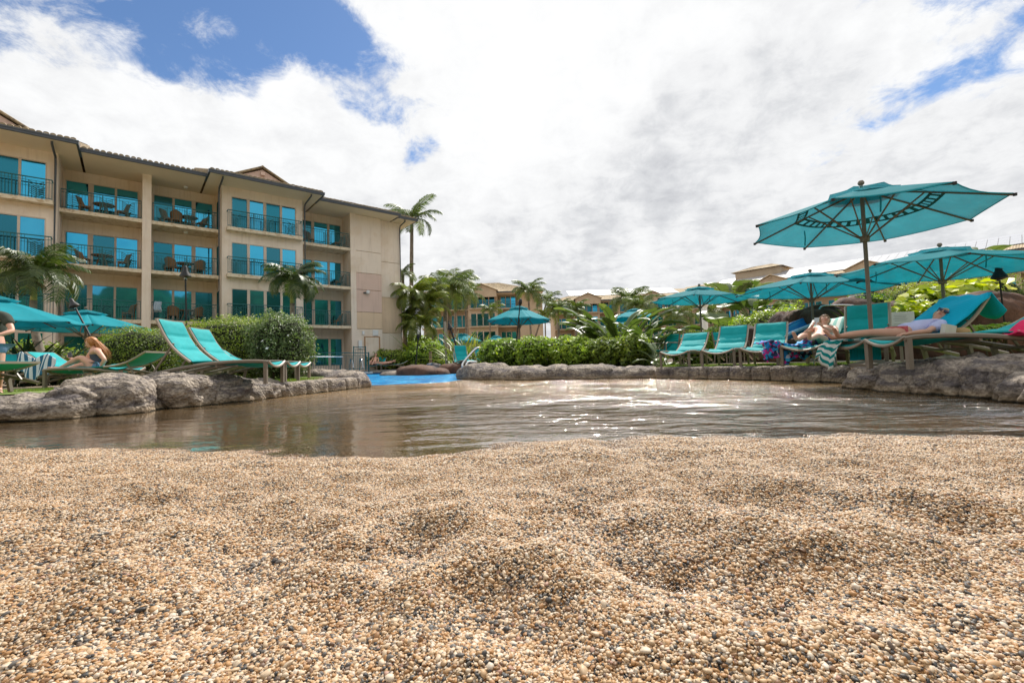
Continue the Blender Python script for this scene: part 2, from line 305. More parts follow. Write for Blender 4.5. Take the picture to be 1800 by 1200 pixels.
# ------------------------------------------------------------------ mesh helpers
class MB:
    def __init__(s): s.v = []; s.f = []; s.t = []; s.n = 0
    def add(s, v, f, tone=.5):
        s.v.append(np.asarray(v, float)); n = s.n
        s.f += [tuple(i+n for i in q) for q in f]
        s.t += ([tone]*len(f) if np.isscalar(tone) else list(tone)); s.n += len(v); return s
    def box(s, x0, x1, y0, y1, z0, z1, R=None, tone=.5):
        v = np.array([(x, y, z) for z in (z0, z1) for y in (y0, y1) for x in (x0, x1)], float)
        if R is not None: v = v @ np.array(R).T
        return s.add(v, [(0, 2, 3, 1), (4, 5, 7, 6), (0, 1, 5, 4), (2, 6, 7, 3), (0, 4, 6, 2), (1, 3, 7, 5)], tone)
    def tube(s, path, r, k=8, cap=True, flat=None, tone=.5):
        P = np.asarray(path, float); n = len(P); r = np.broadcast_to(np.asarray(r, float), (n,))
        T = np.gradient(P, axis=0); T /= np.linalg.norm(T, axis=1)[:, None]+1e-9
        ref = np.array([0, 0, 1.]) if abs(T[:, 2]).mean() < .8 else np.array([0, 1., 0])
        V = []
        for i in range(n):
            a = np.cross(T[i], ref); a /= np.linalg.norm(a)+1e-9; b = np.cross(a, T[i])
            for j in range(k):
                th = 2*PI*(j+.5)/k; V.append(P[i] + r[i]*(math.cos(th)*a*(flat or 1) + math.sin(th)*b))
        F = [(i*k+j, i*k+(j+1) % k, (i+1)*k+(j+1) % k, (i+1)*k+j) for i in range(n-1) for j in range(k)]
        if cap: F += [tuple(range(k-1, -1, -1)), tuple((n-1)*k+j for j in range(k))]
        return s.add(V, F, tone)
    def bar(s, p, q, wd, ht=None, tone=.5):
        return s.tube([p, q], wd*.7071, 4, flat=(ht or wd)/wd if ht else 1, tone=tone)
    def grid(s, X, tone=.5):   # X: (n,m,3)
        n, m_, _ = X.shape
        F = [(i*m_+j, i*m_+j+1, (i+1)*m_+j+1, (i+1)*m_+j) for i in range(n-1) for j in range(m_-1)]
        return s.add(X.reshape(-1, 3), F, tone)
    def lathe(s, prof, k=16, c=(0, 0, 0), tone=.5):
        V = [(c[0]+r*math.cos(2*PI*j/k), c[1]+r*math.sin(2*PI*j/k), c[2]+z) for r, z in prof for j in range(k)]
        F = [(i*k+j, i*k+(j+1) % k, (i+1)*k+(j+1) % k, (i+1)*k+j) for i in range(len(prof)-1) for j in range(k)]
        return s.add(V, F, tone)
    def mesh(s, name, smooth=False, tone=False):
        m = bpy.data.meshes.new(name); v = np.concatenate(s.v) if s.v else np.zeros((0, 3))
        m.from_pydata(v.tolist(), [], s.f)
        if tone:
            a = m.attributes.new('tone', 'FLOAT', 'FACE'); a.data.foreach_set('value', np.array(s.t, dtype=np.float32))
        if smooth: m.polygons.foreach_set('use_smooth', [True]*len(m.polygons))
        m.update(); return m
def auto(me, ang=40):
    bm = bmesh.new(); bm.from_mesh(me)
    for e in bm.edges:
        if len(e.link_faces) == 2 and e.calc_face_angle(0) > rad(ang): e.smooth = False
    for f in bm.faces: f.smooth = True
    bm.to_mesh(me); bm.free(); return me
def obj(name, me, mt, parent=None, loc=None, rot=None, scale=None, label=None):
    if isinstance(me, MB): me = me.mesh(name)
    if not me.materials:
        for q in (mt if isinstance(mt, (list, tuple)) else [mt]): me.materials.append(q)
    o = bpy.data.objects.new(name, me); COL.objects.link(o)
    if parent: o.parent = parent
    if loc is not None: o.location = loc
    if rot is not None: o.rotation_euler = rot
    if scale is not None: o.scale = scale if hasattr(scale, '__len__') else (scale,)*3
    if label: o['label'] = label
    return o
def tag(o, label, cat, group=None):
    o['label'] = label; o['category'] = cat
    if group: o['group'] = group
    return o
def thing(name, label, cat, loc=(0, 0, 0), rz=0, group=None):
    o = bpy.data.objects.new(name, None); COL.objects.link(o); o.location = loc; o.rotation_euler = (0, 0, rz); o.empty_display_size = .2
    return tag(o, label, cat, group)
def struct(o, kind='structure'): o['kind'] = kind; return o
def dup(root, loc, rz, label, scale=None):
    r = root.copy(); COL.objects.link(r); r.location = loc; r.rotation_euler = (0, 0, rz); r['label'] = label
    if scale: r.scale = (scale,)*3
    for ch in list(root.children):
        c = ch.copy(); COL.objects.link(c); c.parent = r
        for g in list(ch.children):
            d = g.copy(); COL.objects.link(d); d.parent = c
    return r
DECK = .27

# ------------------------------------------------------------------ ground
SHX = [-12, -3.9, -3.4, -2.4, -1.5, -.9, -.55, -.2, .3, .9, 1.5, 2.0, 2.6, 4, 12]
SHY = [4.4, 3.3, 3.0, 2.85, 2.62, 2.42, 2.34, 2.5, 2.70, 2.66, 2.56, 2.48, 2.34, 2.1, 2.0]
def inpoly(x, y, poly):
    x = np.asarray(x); y = np.asarray(y); r = np.zeros(x.shape, bool); n = len(poly)
    for i in range(n):
        x1, y1 = poly[i]; x2, y2 = poly[(i+1) % n]
        c = ((y1 > y) != (y2 > y)) & (x < (x2-x1)*(y-y1)/(y2-y1+1e-12)+x1); r ^= c
    return r
POOL = [(-30, -30), (-30, 4.6), (-6.3, 4.9), (-5.0, 5.5), (-4.7, 6.3), (-4.45, 7.1), (-4.15, 8.2), (-3.75, 9.3), (-3.6, 10.6), (-3.9, 11.6),
        (-10., 24), (-13, 31), (-3, 31.5), (-1.0, 29), (-1.6, 20), (-1.75, 14.4), (0, 12.9), (2.1, 11.9), (3.5, 11.4), (4.6, 9.2), (5.5, 7.6), (4.8, 6.4), (4.6, 5.4), (4.55, 4.5), (4.7, 3.7), (30, 3.2), (30, -30)]
HOLL = [(450, 975, .16, .030), (700, 965, .13, .036), (1080, 960, .17, .034), (1240, 1010, .17, .045), (200, 905, .18, .022), (60, 1000, .15, .026), (1310, 890, .2, .022),
        (1700, 930, .18, .022), (1500, 880, .2, .018), (870, 1090, .10, .028), (620, 1130, .09, .016), (380, 870, .2, .02), (1000, 860, .22, .018), (1180, 800, .15, .014), (1650, 1100, .13, .018), (1450, 1080, .12, .018), (250, 1120, .12, .018), (940, 800, .14, .012), (1420, 830, .16, .014), (560, 840, .15, .012)]
HOLLW = [(atz(a, b, .05).x, atz(a, b, .05).y, r, d) for a, b, r, d in HOLL]
def gheight(x, y):
    sh = np.interp(x, SHX, SHY); d = sh - y
    P = np.stack([x, y, x*0], 1)
    h = np.where(d > 0, .075*(1-np.exp(-d/1.3))*1.25, np.maximum(d*.055, -.45))
    near = np.clip((d+.5)/.8, .12, 1)
    h = h + near*(.028*perlin(P*2.6+5.1) + .027*perlin(P*6.0+2.2) + .012*perlin(P*14+9))*np.where(d > 0, np.clip(.45+d*.6, .45, 1.25), .6)
    for a, b, r, dd in HOLLW:
        q = np.sqrt((x-a)**2+(y-b)**2)/r
        h = h - dd*1.25*np.exp(-q*q) + dd*.5*np.exp(-((q-1.5)/.45)**2)
    return h
def terrain(x, y):
    ins = inpoly(x, y, POOL)
    h = np.where(ins, gheight(x, y), .24)
    far = inpoly(x, y, [(-4.2, 11.8), (-10.2, 24), (-13, 31.2), (-3, 31.6), (-1.0, 29), (-1.6, 20), (-1.75, 13.2)])
    h = np.where(far, -1.1, h)
    return h
ax = np.unique(np.concatenate([-np.geomspace(8, 900, 26), np.arange(-8, -3.2, .09), np.arange(-3.2, 3.2, .03), np.arange(3.2, 8, .09), np.geomspace(8, 900, 26)]))
ay = np.unique(np.concatenate([-np.geomspace(.6, 900, 22), np.arange(-.5, .35, .1), np.arange(.35, 3.4, .025), np.arange(3.4, 15, .12), np.arange(15, 34, .5), np.geomspace(34, 900, 22)]))
GX, GY = np.meshgrid(ax, ay, indexing='ij'); GZ = terrain(GX.ravel(), GY.ravel()).reshape(GX.shape)
g = MB().grid(np.stack([GX, GY, GZ], 2)); me = g.mesh('ground', smooth=True)
me.materials.append(m_grav); me.materials.append(m_pave)
cx = (GX[:-1, :-1]+GX[1:, 1:])/2; cy = (GY[:-1, :-1]+GY[1:, 1:])/2
_in = inpoly(GX.ravel(), GY.ravel(), POOL).reshape(GX.shape); _any = _in[:-1, :-1] | _in[1:, :-1] | _in[:-1, 1:] | _in[1:, 1:]
me.polygons.foreach_set('material_index', (~_any.ravel()).astype(np.int32)); me.flip_normals()
struct(obj('ground', me, None))
def bil(x, y):
    i = np.clip(np.searchsorted(ax, x)-1, 0, len(ax)-2); j = np.clip(np.searchsorted(ay, y)-1, 0, len(ay)-2)
    fx = (x-ax[i])/(ax[i+1]-ax[i]); fy = (y-ay[j])/(ay[j+1]-ay[j])
    return (GZ[i, j]*(1-fx)*(1-fy)+GZ[i+1, j]*fx*(1-fy)+GZ[i, j+1]*(1-fx)*fy+GZ[i+1, j+1]*fx*fy)

def sheet(name, pts, z, mt):
    m = MB().add([(p[0], p[1], z) for p in pts], [tuple(range(len(pts)))]); return struct(obj(name, m, mt))
sheet('deck_paving', [(-40, 8.8), (-7.2, 8.8), (-6.0, 9.6), (-7.5, 13), (-16, 19), (-40, 19)], .262, m_pave)
sheet('garden_path', [(6.6, 8.6), (40, 3.0), (40, 8.0), (13, 12.4), (4.6, 13.8), (4.4, 12.4)], .262, m_pave)
sheet('lawn', [(-30, 5.2), (-7.0, 5.6), (-5.6, 6.6), (-4.9, 8.3), (-4.3, 9.6), (-6.0, 9.6), (-7.2, 8.8), (-30, 8.8)], .258, m_lawn)
sheet('lawn', [(3.6, 12.0), (4.9, 9.7), (5.8, 8.0), (5.2, 6.6), (5.0, 5.4), (5.1, 3.9), (40, 1.5), (40, 3.0), (6.6, 8.6), (4.4, 12.4)], .258, m_lawn)
sheet('lawn', [(4.6, 14), (13, 12.6), (30, 10), (40, 30), (10, 34), (2, 30)], .258, m_lawn)
sheet('lawn', [(-16, 19.2), (-7.8, 13.2), (-5.4, 10.4), (-4.6, 11.5), (-10.6, 23.5), (-13.6, 31), (-24, 31)], .258, m_lawn)
sheet('far_pool_deck', [(-16, 31.2), (0, 31.2), (9, 40), (-16, 40)], .262, m_pave)
sheet('planting_bed', [(-1.3, 15.2), (.2, 13.7), (2.3, 12.7), (3.9, 12.1), (4.6, 14), (4, 24), (-.6, 27)], .266, m_soil)

# gravel: pebbles instanced on points (geometry nodes)
def pebbles():
    pts = []; tones = []; scl = []; rots = []
    for lay, (sp, y0, y1) in enumerate([(.0034, .42, 1.05), (.0044, 1.05, 1.9), (.0060, 1.9, 3.25), (.0075, .42, 1.3)]):
        ys = np.arange(y0, y1, sp)
        xm = max(abs(y1), 1)*1.08+.55
        xs = np.arange(-xm, xm, sp); X, Y = np.meshgrid(xs, ys); X = X.ravel()+rng.uniform(-.5, .5, X.size)*sp; Y = Y.ravel()+rng.uniform(-.5, .5, Y.size)*sp
        k = (np.abs(X) < Y*1.14+.42) & (Y < np.interp(X, SHX, SHY)+.42); X = X[k]; Y = Y[k]; n = len(X)
        Z = bil(X, Y) + rng.uniform(-.0009, .0016, n) + (.0008 if lay == 3 else 0)
        pts.append(np.stack([X, Y, Z], 1))
        hol = np.zeros(n)
        for a, b, r, dd in HOLLW: hol = np.maximum(hol, np.exp(-((X-a)**2+(Y-b)**2)/(r*.9)**2)*min(1, dd/.03))
        P3 = np.stack([X, Y, X*0], 1); pat = perlin(P3*4.)*.5+perlin(P3*11.+4)*.4
        t = rng.random(n)
        t = np.where(rng.random(n) < .16+.20*hol+.10*np.clip(pat, -.5, 1), rng.random(n)*.27, .27+.73*t)
        t = np.where(t > .985, 1, np.minimum(t, .93))
        tones.append(t)
        base = np.exp(rng.normal(0, .24, n))*(.00205, .0026, .0035, .0031)[lay]; base = base*(1+.3*hol)
        scl.append(np.stack([base*rng.uniform(.85, 1.35, n), base*rng.uniform(.8, 1.1, n), base*rng.uniform(.5, .85, n)], 1))
        rots.append(np.stack([rng.normal(0, .35, n), rng.normal(0, .35, n), rng.uniform(0, 6.28, n)], 1))
    P = np.concatenate(pts); me = bpy.data.meshes.new('gravel'); me.vertices.add(len(P)); me.vertices.foreach_set('co', P.ravel().astype(np.float32))
    for nm, ty, arr in (('tone', 'FLOAT', np.concatenate(tones)), ('scl', 'FLOAT_VECTOR', np.concatenate(scl)), ('rt', 'FLOAT_VECTOR', np.concatenate(rots))):
        a = me.attributes.new(nm, ty, 'POINT'); a.data.foreach_set('value' if ty == 'FLOAT' else 'vector', arr.ravel().astype(np.float32))
    o = bpy.data.objects.new('gravel', me); COL.objects.link(o); struct(o, 'stuff')
    me.materials.append(m_peb)
    ng = bpy.data.node_groups.new('pebble scatter', 'GeometryNodeTree')
    ng.interface.new_socket('Geometry', in_out='INPUT', socket_type='NodeSocketGeometry'); ng.interface.new_socket('Geometry', in_out='OUTPUT', socket_type='NodeSocketGeometry')
    gi = N(ng, 'NodeGroupInput'); go = N(ng, 'NodeGroupOutput'); join = N(ng, 'GeometryNodeJoinGeometry')
    for i in range(5):
        ic = N(ng, 'GeometryNodeMeshIcoSphere', inp={'Radius': 1., 'Subdivisions': 2})
        pos = N(ng, 'GeometryNodeInputPosition').outputs[0]
        nz = N(ng, 'ShaderNodeTexNoise', inp={'Vector': N(ng, 'ShaderNodeVectorMath', operation='ADD', inp={0: pos, 1: (i*7.3, i*3.1, 1.)}).outputs[0], 'Scale': .75, 'Detail': 1.})
        f = math_(ng, 'MULTIPLY', math_(ng, 'SUBTRACT', nz.outputs[0], .5), 1.5)
        off = N(ng, 'ShaderNodeVectorMath', operation='SCALE', inp={0: pos, 'Scale': f}).outputs[0]
        sp = N(ng, 'GeometryNodeSetPosition', inp={0: ic.outputs[0], 'Offset': off})
        sm = N(ng, 'GeometryNodeSetMaterial', inp={0: N(ng, 'GeometryNodeSetShadeSmooth', inp={0: sp.outputs[0]}).outputs[0], 'Material': m_peb})
        ng.links.new(N(ng, 'GeometryNodeGeometryToInstance', inp={0: sm.outputs[0]}).outputs[0], join.inputs[0])
    iop = N(ng, 'GeometryNodeInstanceOnPoints', inp={0: gi.outputs[0], 'Instance': join.outputs[0], 'Pick Instance': True,
        'Instance Index': N(ng, 'FunctionNodeRandomValue', data_type='INT', inp={4: 0, 5: 4}).outputs[2],
        'Rotation': N(ng, 'GeometryNodeInputNamedAttribute', data_type='FLOAT_VECTOR', inp={0: 'rt'}).outputs[0],
        'Scale': N(ng, 'GeometryNodeInputNamedAttribute', data_type='FLOAT_VECTOR', inp={0: 'scl'}).outputs[0]})
    ng.links.new(iop.outputs[0], go.inputs[0]); md = o.modifiers.new('scatter', 'NODES'); md.node_group = ng
    print('pebbles', len(P))
pebbles()

# water sheets
struct(obj('water', MB().add([(-30, -2, 0), (-30, 4.9, 0), (-4.7, 5.2, 0), (-4.3, 11.0, 0), (-3.99, 11.71, 0), (-1.86, 12.22, 0), (-1.5, 14.6, 0), (4, 12.3, 0), (6.2, 8.2, 0), (5.4, 3.6, 0), (30, 3.5, 0), (30, -2, 0)],
    [tuple(range(11, -1, -1))]), m_water))
bw = MB().add([(-3.99, 11.71, .0), (-1.86, 12.22, .0), (-1.4, 14.6, 0), (-1.2, 20, 0), (-.6, 29, 0), (-3, 31.4, 0), (-13, 31.2, 0), (-10.2, 24, 0)], [tuple(range(8))])
struct(obj('pool_water', bw, m_blue))
# unseen ridge added behind the beach, darkening reflections in the lower windows
hx = []; nh = 120
for i in range(nh+1):
    a = PI*1.02*(i/nh) + PI*.99; r = 70; zt = 23+4.5*perlin(np.array([[i*.33, 1.5, 0]]))[0]+1.4*perlin(np.array([[i*1.3, 2.5, 0]]))[0]
    hx.append([(math.cos(a)*(r-8), math.sin(a)*(r-8), 0), (math.cos(a)*r, math.sin(a)*r, zt*.75), (math.cos(a)*(r+9), math.sin(a)*(r+9), zt), (math.cos(a)*(r+60), math.sin(a)*(r+60), 0)])
struct(obj('reflection_ridge', MB().grid(np.array(hx)).mesh('reflection_ridge', smooth=True), mat('reflection ridge green', (.05, .075, .03), .9, .5, .3, .5, .5)))

# ------------------------------------------------------------------ rocks
def ico(n):
    bm = bmesh.new(); bmesh.ops.create_icosphere(bm, subdivisions=n, radius=1)
    V = np.array([v.co[:] for v in bm.verts]); F = [tuple(v.index for v in f.verts) for f in bm.faces]; bm.free(); return V, F
ICO = {n: ico(n) for n in (2, 3, 4, 5)}
def rock(loc, size, rz, seed, label, name='boulder', sub=4, mt=None, ex=2.6, rough=1., group=None, crack=1.):
    V, F = ICO[sub]; r = (np.abs(V)**ex).sum(1)**(-1/ex); V = V*r[:, None]
    sz = np.array(size)/2; Q = V*sz; s = min(sz)
    W = Q/max(.12, s*1.6)+seed*9.17
    nrm = V/np.linalg.norm(V, axis=1)[:, None]
    d = .20*fbm(W*.8, 4)*s*rough + .055*s*fbm(W*4, 4, 2.2, .55)*rough
    cr = np.abs(perlin(W*.7+31)); d = d - crack*.16*s*np.exp(-(cr/.045)**2)
    cr = np.abs(perlin(W*1.4+71)); d = d - crack*.10*s*np.exp(-(cr/.04)**2)
    cr = np.abs(perlin(W*2.9+11)); d = d - crack*.05*s*np.exp(-(cr/.05)**2)
    Q = Q + nrm*d[:, None]
    me = MB().add(Q, F).mesh(name, smooth=True)
    o = obj(name, me, mt or m_rock, loc=loc, rot=(0, 0, rz)); return tag(o, label, 'rock', group)
def rockpx(x0, x1, yt, yb, depth, seed, label, zb=0., rz=None, wx=1., **k):
    a, b = atz(x0, yb[0] if isinstance(yb, tuple) else yb, zb), atz(x1, yb[1] if isinstance(yb, tuple) else yb, zb)
    w_ = (b-a).length; d = (b-a).normalized(); nrm = Vector((-d.y, d.x, 0)); c = (a+b)/2 + nrm*depth*.42
    top = atY((x0+x1)/2, yt, c.y-depth*.2).z
    h = top+.35; ang = math.atan2(d.y, d.x)
    return rock((c.x, c.y, (top-.35)/2), (w_*1.12*wx, depth, h*1.03), ang if rz is None else rz, seed, label, **k)
G1 = 'boulders edging the left bank'
for q in [(-70, 108, 690, (744, 738), 1.1, 1, 'low pale boulder at the left edge of the picture by the waterline'),
          (72, 245, 661, (737, 726), 1.25, 2, 'large rounded tan boulder below the seated girl'),
          (205, 322, 657, (722, 716), 1.1, 3, 'wide dark-faced boulder right of the large tan one'),
          (300, 392, 655, (718, 709), 1.0, 4, 'grey boulder with a vertical crack below the near lounger'),
          (372, 452, 659, (711, 703), .9, 5, 'upright grey boulder between its two neighbours under the lounger frame'),
          (432, 512, 664, (705, 696), .9, 6, 'rounded end boulder of the left bank beside the stone curb')]:
    rockpx(q[0], q[1], q[2]+2, q[3], q[4]+.25, q[5], q[6], sub=5, group=G1, crack=1.2, wx=1.07, ex=3.6, rough=1.15)
G2 = 'boulders edging the right bank'
for q in [(1484, 1562, 639, (682, 688), .8, 11, 'small upright boulder where the right curb ends'),
          (1540, 1612, 640, (687, 691), .9, 12, 'squarish grey boulder with dark face on the right bank'),
          (1598, 1702, 634, (690, 697), 1.1, 13, 'broad pitted boulder in the middle of the right bank'),
          (1680, 1790, 634, (696, 703), 1.2, 14, 'dark hollowed boulder left of the pale one at the right edge'),
          (1735, 1900, 654, (704, 716), .9, 15, 'low pale boulder at the right edge of the picture'),
          (1740, 1900, 624, (690, 700), 1.0, 16, 'high boulder behind the pale one at the right edge')]:
    rockpx(q[0], q[1], q[2], q[3], q[4]+.2, q[5], q[6], sub=5, group=G2, crack=1.2, wx=1.02, ex=3.6, rough=1.15)
G3 = 'boulders round the planted island'
for q in [(798, 846, 641, (666, 668), 1.3, 21, 'dark blue-grey boulder at the tip of the planted island'), (838, 902, 645, (667, 667), 1.2, 22, 'pale brown boulder second from the island tip'),
          (885, 952, 643, (668, 668), 1.2, 23, 'dark round boulder under the left part of the island hedge'), (944, 1002, 643, (667, 667), 1.1, 24, 'flat brown boulder under the middle of the island hedge'),
          (990, 1076, 641, (667, 666), 1.2, 25, 'large grey boulder with a pale base below the hedge'), (1068, 1150, 644, (666, 665), 1.1, 26, 'last grey boulder of the island next to the long curb'),
          (1080, 1165, 634, (654, 652), 1.0, 27, 'reddish flat-topped boulder behind the island edge')]:
    rockpx(q[0], q[1], q[2], q[3], q[4], q[5], q[6], sub=4, group=G3, crack=1., ex=3., rough=1.2)
G4 = 'rocks behind the left bank'
for q in [(507, 575, 650, 669, .9, 31, 'pinkish brown rock behind the lounger legs', .15), (553, 612, 655, 671, .8, 32, 'pale rounded rock behind the low stone curb', .15),
          (566, 622, 651, 660, .8, 33, 'flat brown rock beside the blue pool corner', .15)]:
    rockpx(q[0], q[1], q[2], q[3], q[4], q[5], q[6], zb=q[7], group=G4)
rockpx(604, 630, 664, (683, 681), .5, 34, 'small round pale boulder ending the left curb at the pool', group=G4)
G5 = 'rocks along the far pool edge'
for q in [(690, 738, 642, 659, 1.6, 41, 'reddish rock at the far pool edge under the shrubs'), (732, 762, 646, 658, 1.3, 42, 'small brown rock behind the pool step block'),
          (762, 812, 638, 656, 2.0, 43, 'brown humped rock below the two central loungers'), (800, 832, 642, 655, 1.6, 44, 'brown rock beside the pool handrail'), (664, 700, 652, 659, 1.2, 45, 'low dark rock beside the far coping')]:
    rockpx(q[0], q[1], q[2], q[3], q[4], q[5], q[6], zb=.02, group=G5, mt=m_brock if q[5] != 45 else m_rock, sub=3)
# step block in the pool
sb = atz(760, 661, 0); rock((-4.9, 28.6, .15), (1.0, .8, .9), 0, 48, 'blocky brown rock with bluish sides standing in the far blue pool', mt=mat('blue stained rock', (.17, .15, .15), .85, .3, 3, .03, 8, col2=(.05, .10, .16), c2scale=1.6), ex=4.5, sub=4)

# curb stones
def curb(pts, heights, label, grp_seed):
    t = thing('stone_curb', label, 'curb', (pts[0][0], pts[0][1], 0))
    o0 = Vector((pts[0][0], pts[0][1], 0))
    for i in range(len(pts)-1):
        a = Vector((*pts[i], 0)); b = Vector((*pts[i+1], 0)); d = b-a; L = d.length; d.normalize(); n_ = Vector((-d.y, d.x, 0))
        nx, ny, nz = 14, 6, 6
        bm = bmesh.new(); bmesh.ops.create_cube(bm, size=1); bmesh.ops.subdivide_edges(bm, edges=bm.edges[:], cuts=7, use_grid_fill=True)
        V = np.array([v.co[:] for v in bm.verts]); F = [tuple(v.index for v in f.verts) for f in bm.faces]; bm.free()
        r = (np.abs(V*2)**9).sum(1)**(-1/9.); V = V*r[:, None]*1.0
        hh = heights
        V = V*[L*.995, .42, hh+.3]; V[:, 2] += (hh-.3)/2
        W = V*5+i*7.7+grp_seed; V += (fbm(W, 3)*.018)[:, None]*np.sign(V)*[.4, 1, .6]
        P = np.array([(a+b)/2-o0])+V[:, :1]*np.array(d)+(V[:, 1:2]+.17)*np.array(n_)+V[:, 2:]*np.array([0, 0, 1.])
        obj('curb_stone', MB().add(P, F).mesh('curb_stone', smooth=True), MATS['rock'], t)
ca = atz(1152, 665, 0); cb = atz(1497, 673, 0)
pts = [(ca.x+(cb.x-ca.x)*t_+(.0 if i % 2 else .03), ca.y+(cb.y-ca.y)*t_+.18*math.sin(t_*PI)) for i, t_ in enumerate([0, .11, .25, .38, .5, .62, .7, .8, .9, 1.])]
curb(pts, .262, 'long low stone curb in front of the right lounger row', 1.)
curb([(-3.98, 7.93), (-3.86, 8.5), (-3.7, 9.1), (-3.58, 9.7), (-3.5, 10.25), (-3.62, 10.9)], .25, 'short stone curb under the left lounger feet', 5.)
# far pool coping
obj_w = struct(obj('pool_wall', MB().box(-13, -1.2, 31.08, 31.2, -1, .10), mat('navy tile', (.01, .05, .16), .4)))
t = thing('pool_coping', 'thin pale coping along the far edge of the blue pool', 'coping', (-8, 31.3, 0))
for i in range(14): obj('coping_stone', MB().box(i*1.0-4.98, i*1.0-4.01, -.2, .25, -.4, .27), m_copng, t)

# grass tufts
def blades(poly, n, h, label, seed):
    r = np.random.default_rng(seed); P = np.array(poly); x = r.uniform(P[:, 0].min(), P[:, 0].max(), n*4); y = r.uniform(P[:, 1].min(), P[:, 1].max(), n*4)
    k = inpoly(x, y, poly); x = x[k][:n]; y = y[k][:n]; n = len(x); a = r.uniform(0, 6.28, n); hh = h*r.uniform(.5, 1.2, n); l = r.normal(0, .35, (n, 2))*hh[:, None]
    V = np.zeros((n, 3, 3)); w_ = .004
    V[:, 0] = np.stack([x-np.cos(a)*w_, y-np.sin(a)*w_, x*0+.238], 1); V[:, 1] = np.stack([x+np.cos(a)*w_, y+np.sin(a)*w_, x*0+.238], 1); V[:, 2] = np.stack([x+l[:, 0], y+l[:, 1], .24+hh], 1)
    m = MB().add(V.reshape(-1, 3), [(3*i, 3*i+1, 3*i+2) for i in range(n)], r.random(n)); o = obj('grass', m.mesh('grass', tone=True), F_GRASS); struct(o, 'stuff')
blades([(3.6, 11.7), (4.7, 9.55), (5.7, 8.0), (7.0, 8.4), (5.5, 11), (4.4, 12.4)], 14000, .05, '', 3)
blades([(-4.7, 7.2), (-4.15, 8.4), (-3.95, 9.6), (-6, 9.6), (-6, 8.4), (-8.2, 8.2), (-8, 7.0)], 14000, .055, '', 4)

# ------------------------------------------------------------------ foliage
def leafmesh(name, P, Nrm, size, r, tone, asp=.5, jit=.9, hexa=False):
    n = len(P); d = r.normal(size=(n, 3)); d /= np.linalg.norm(d, axis=1)[:, None]
    nn = Nrm + jit*d; nn /= np.linalg.norm(nn, axis=1)[:, None]+1e-9
    a = np.cross(nn, r.normal(size=(n, 3))); a /= np.linalg.norm(a, axis=1)[:, None]+1e-9; b = np.cross(nn, a)
    s = (size*r.uniform(.6, 1.25, n))[:, None]
    V = np.zeros((n, 4, 3)); V[:, 0] = P-a*s*.5; V[:, 1] = P+b*s*asp*.5-nn*s*.08; V[:, 2] = P+a*s*.5; V[:, 3] = P-b*s*asp*.5-nn*s*.08
    F = np.arange(n*4).reshape(n, 4)
    if hexa:
        V = np.zeros((n, 6, 3)); cp = s*.10
        for i_, (ca_, cb_, dz_) in enumerate([(-.5, 0, -1), (-.25, .42, .3), (.2, .38, .3), (.55, 0, -1.6), (.2, -.38, .3), (-.25, -.42, .3)]): V[:, i_] = P+a*s*ca_+b*s*cb_*asp*1.25+nn*cp*dz_
        F = np.concatenate([np.arange(n*6).reshape(n, 6)[:, [0, 1, 2, 3]], np.arange(n*6).reshape(n, 6)[:, [0, 3, 4, 5]]]); tone = np.concatenate([tone, tone])
    me = bpy.data.meshes.new(name); me.from_pydata(V.reshape(-1, 3).tolist(), [], F.tolist())
    at = me.attributes.new('tone', 'FLOAT', 'FACE'); at.data.foreach_set('value', np.clip(tone, 0, 1).astype(np.float32)); return me
def shrub(name, label, cat, loc, size, n, leaf, fm, seed, ex=2.4, rz=0, flowers=0, group=None, lump=.18, tops=.0, asp=.5):
    """size: full width, depth, height; leaves fill an uneven shell round a solid core painted as dark inner shade"""
    r = np.random.default_rng(seed); t = thing(name, label, cat, loc, rz, group)
    d = r.normal(size=(n, 3)); d /= np.linalg.norm(d, axis=1)[:, None]
    q = (np.abs(d)**ex).sum(1)**(-1/ex)
    sh = 1+lump*fbm(d*2.6+seed*3.3, 3) + .10*perlin(d*9+seed)
    rr = np.where(r.random(n) < .72, r.uniform(.88, 1.03, n), r.uniform(.45, .9, n))
    sp = r.random(n) < .04; rr = np.where(sp, rr*1.07, rr)
    P = d*q[:, None]*(sh*rr)[:, None]*np.array(size)/2; P[:, 2] += size[2]/2
    k = P[:, 2] > .02; P = P[k]; d = d[k]; sp = sp[k]; m = len(P)
    tone = r.normal(.42, .2, m)+.25*perlin(P*3.+seed)+.2*sp+tops*(P[:, 2]/size[2]-.5)  # tone rises with height: new growth and sunlit tops in one colour
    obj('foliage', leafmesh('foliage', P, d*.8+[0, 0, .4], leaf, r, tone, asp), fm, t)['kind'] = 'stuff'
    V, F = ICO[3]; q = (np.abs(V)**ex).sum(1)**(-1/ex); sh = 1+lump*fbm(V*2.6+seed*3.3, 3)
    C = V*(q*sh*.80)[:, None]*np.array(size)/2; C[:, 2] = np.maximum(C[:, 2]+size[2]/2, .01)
    obj('shade_core', MB().add(C, F).mesh('shade_core', smooth=True), mat('painted inner shade', (.022, .030, .010), .95, .5, 9, .05, 14), t)  # solid near-black core, painted shade between the leaves
    st = MB()
    for i in range(5):
        a = r.uniform(0, 6.28); x, y = math.cos(a)*size[0]*.18, math.sin(a)*size[1]*.18
        st.tube([(x, y, -.05), (x*1.2, y*1.2, size[2]*.3), (x*1.6, y*1.6, size[2]*.6)], [.025, .02, .01], 5)
    obj('stem', st, m_bark, t)
    if flowers:
        k = r.choice(m, flowers); fl = leafmesh('flowers', P[k]*1.01+[0, 0, .01], d[k], leaf*1.1, r, np.ones(flowers), .9)
        obj('flowers', fl, m_white, t)['kind'] = 'stuff'
    return t

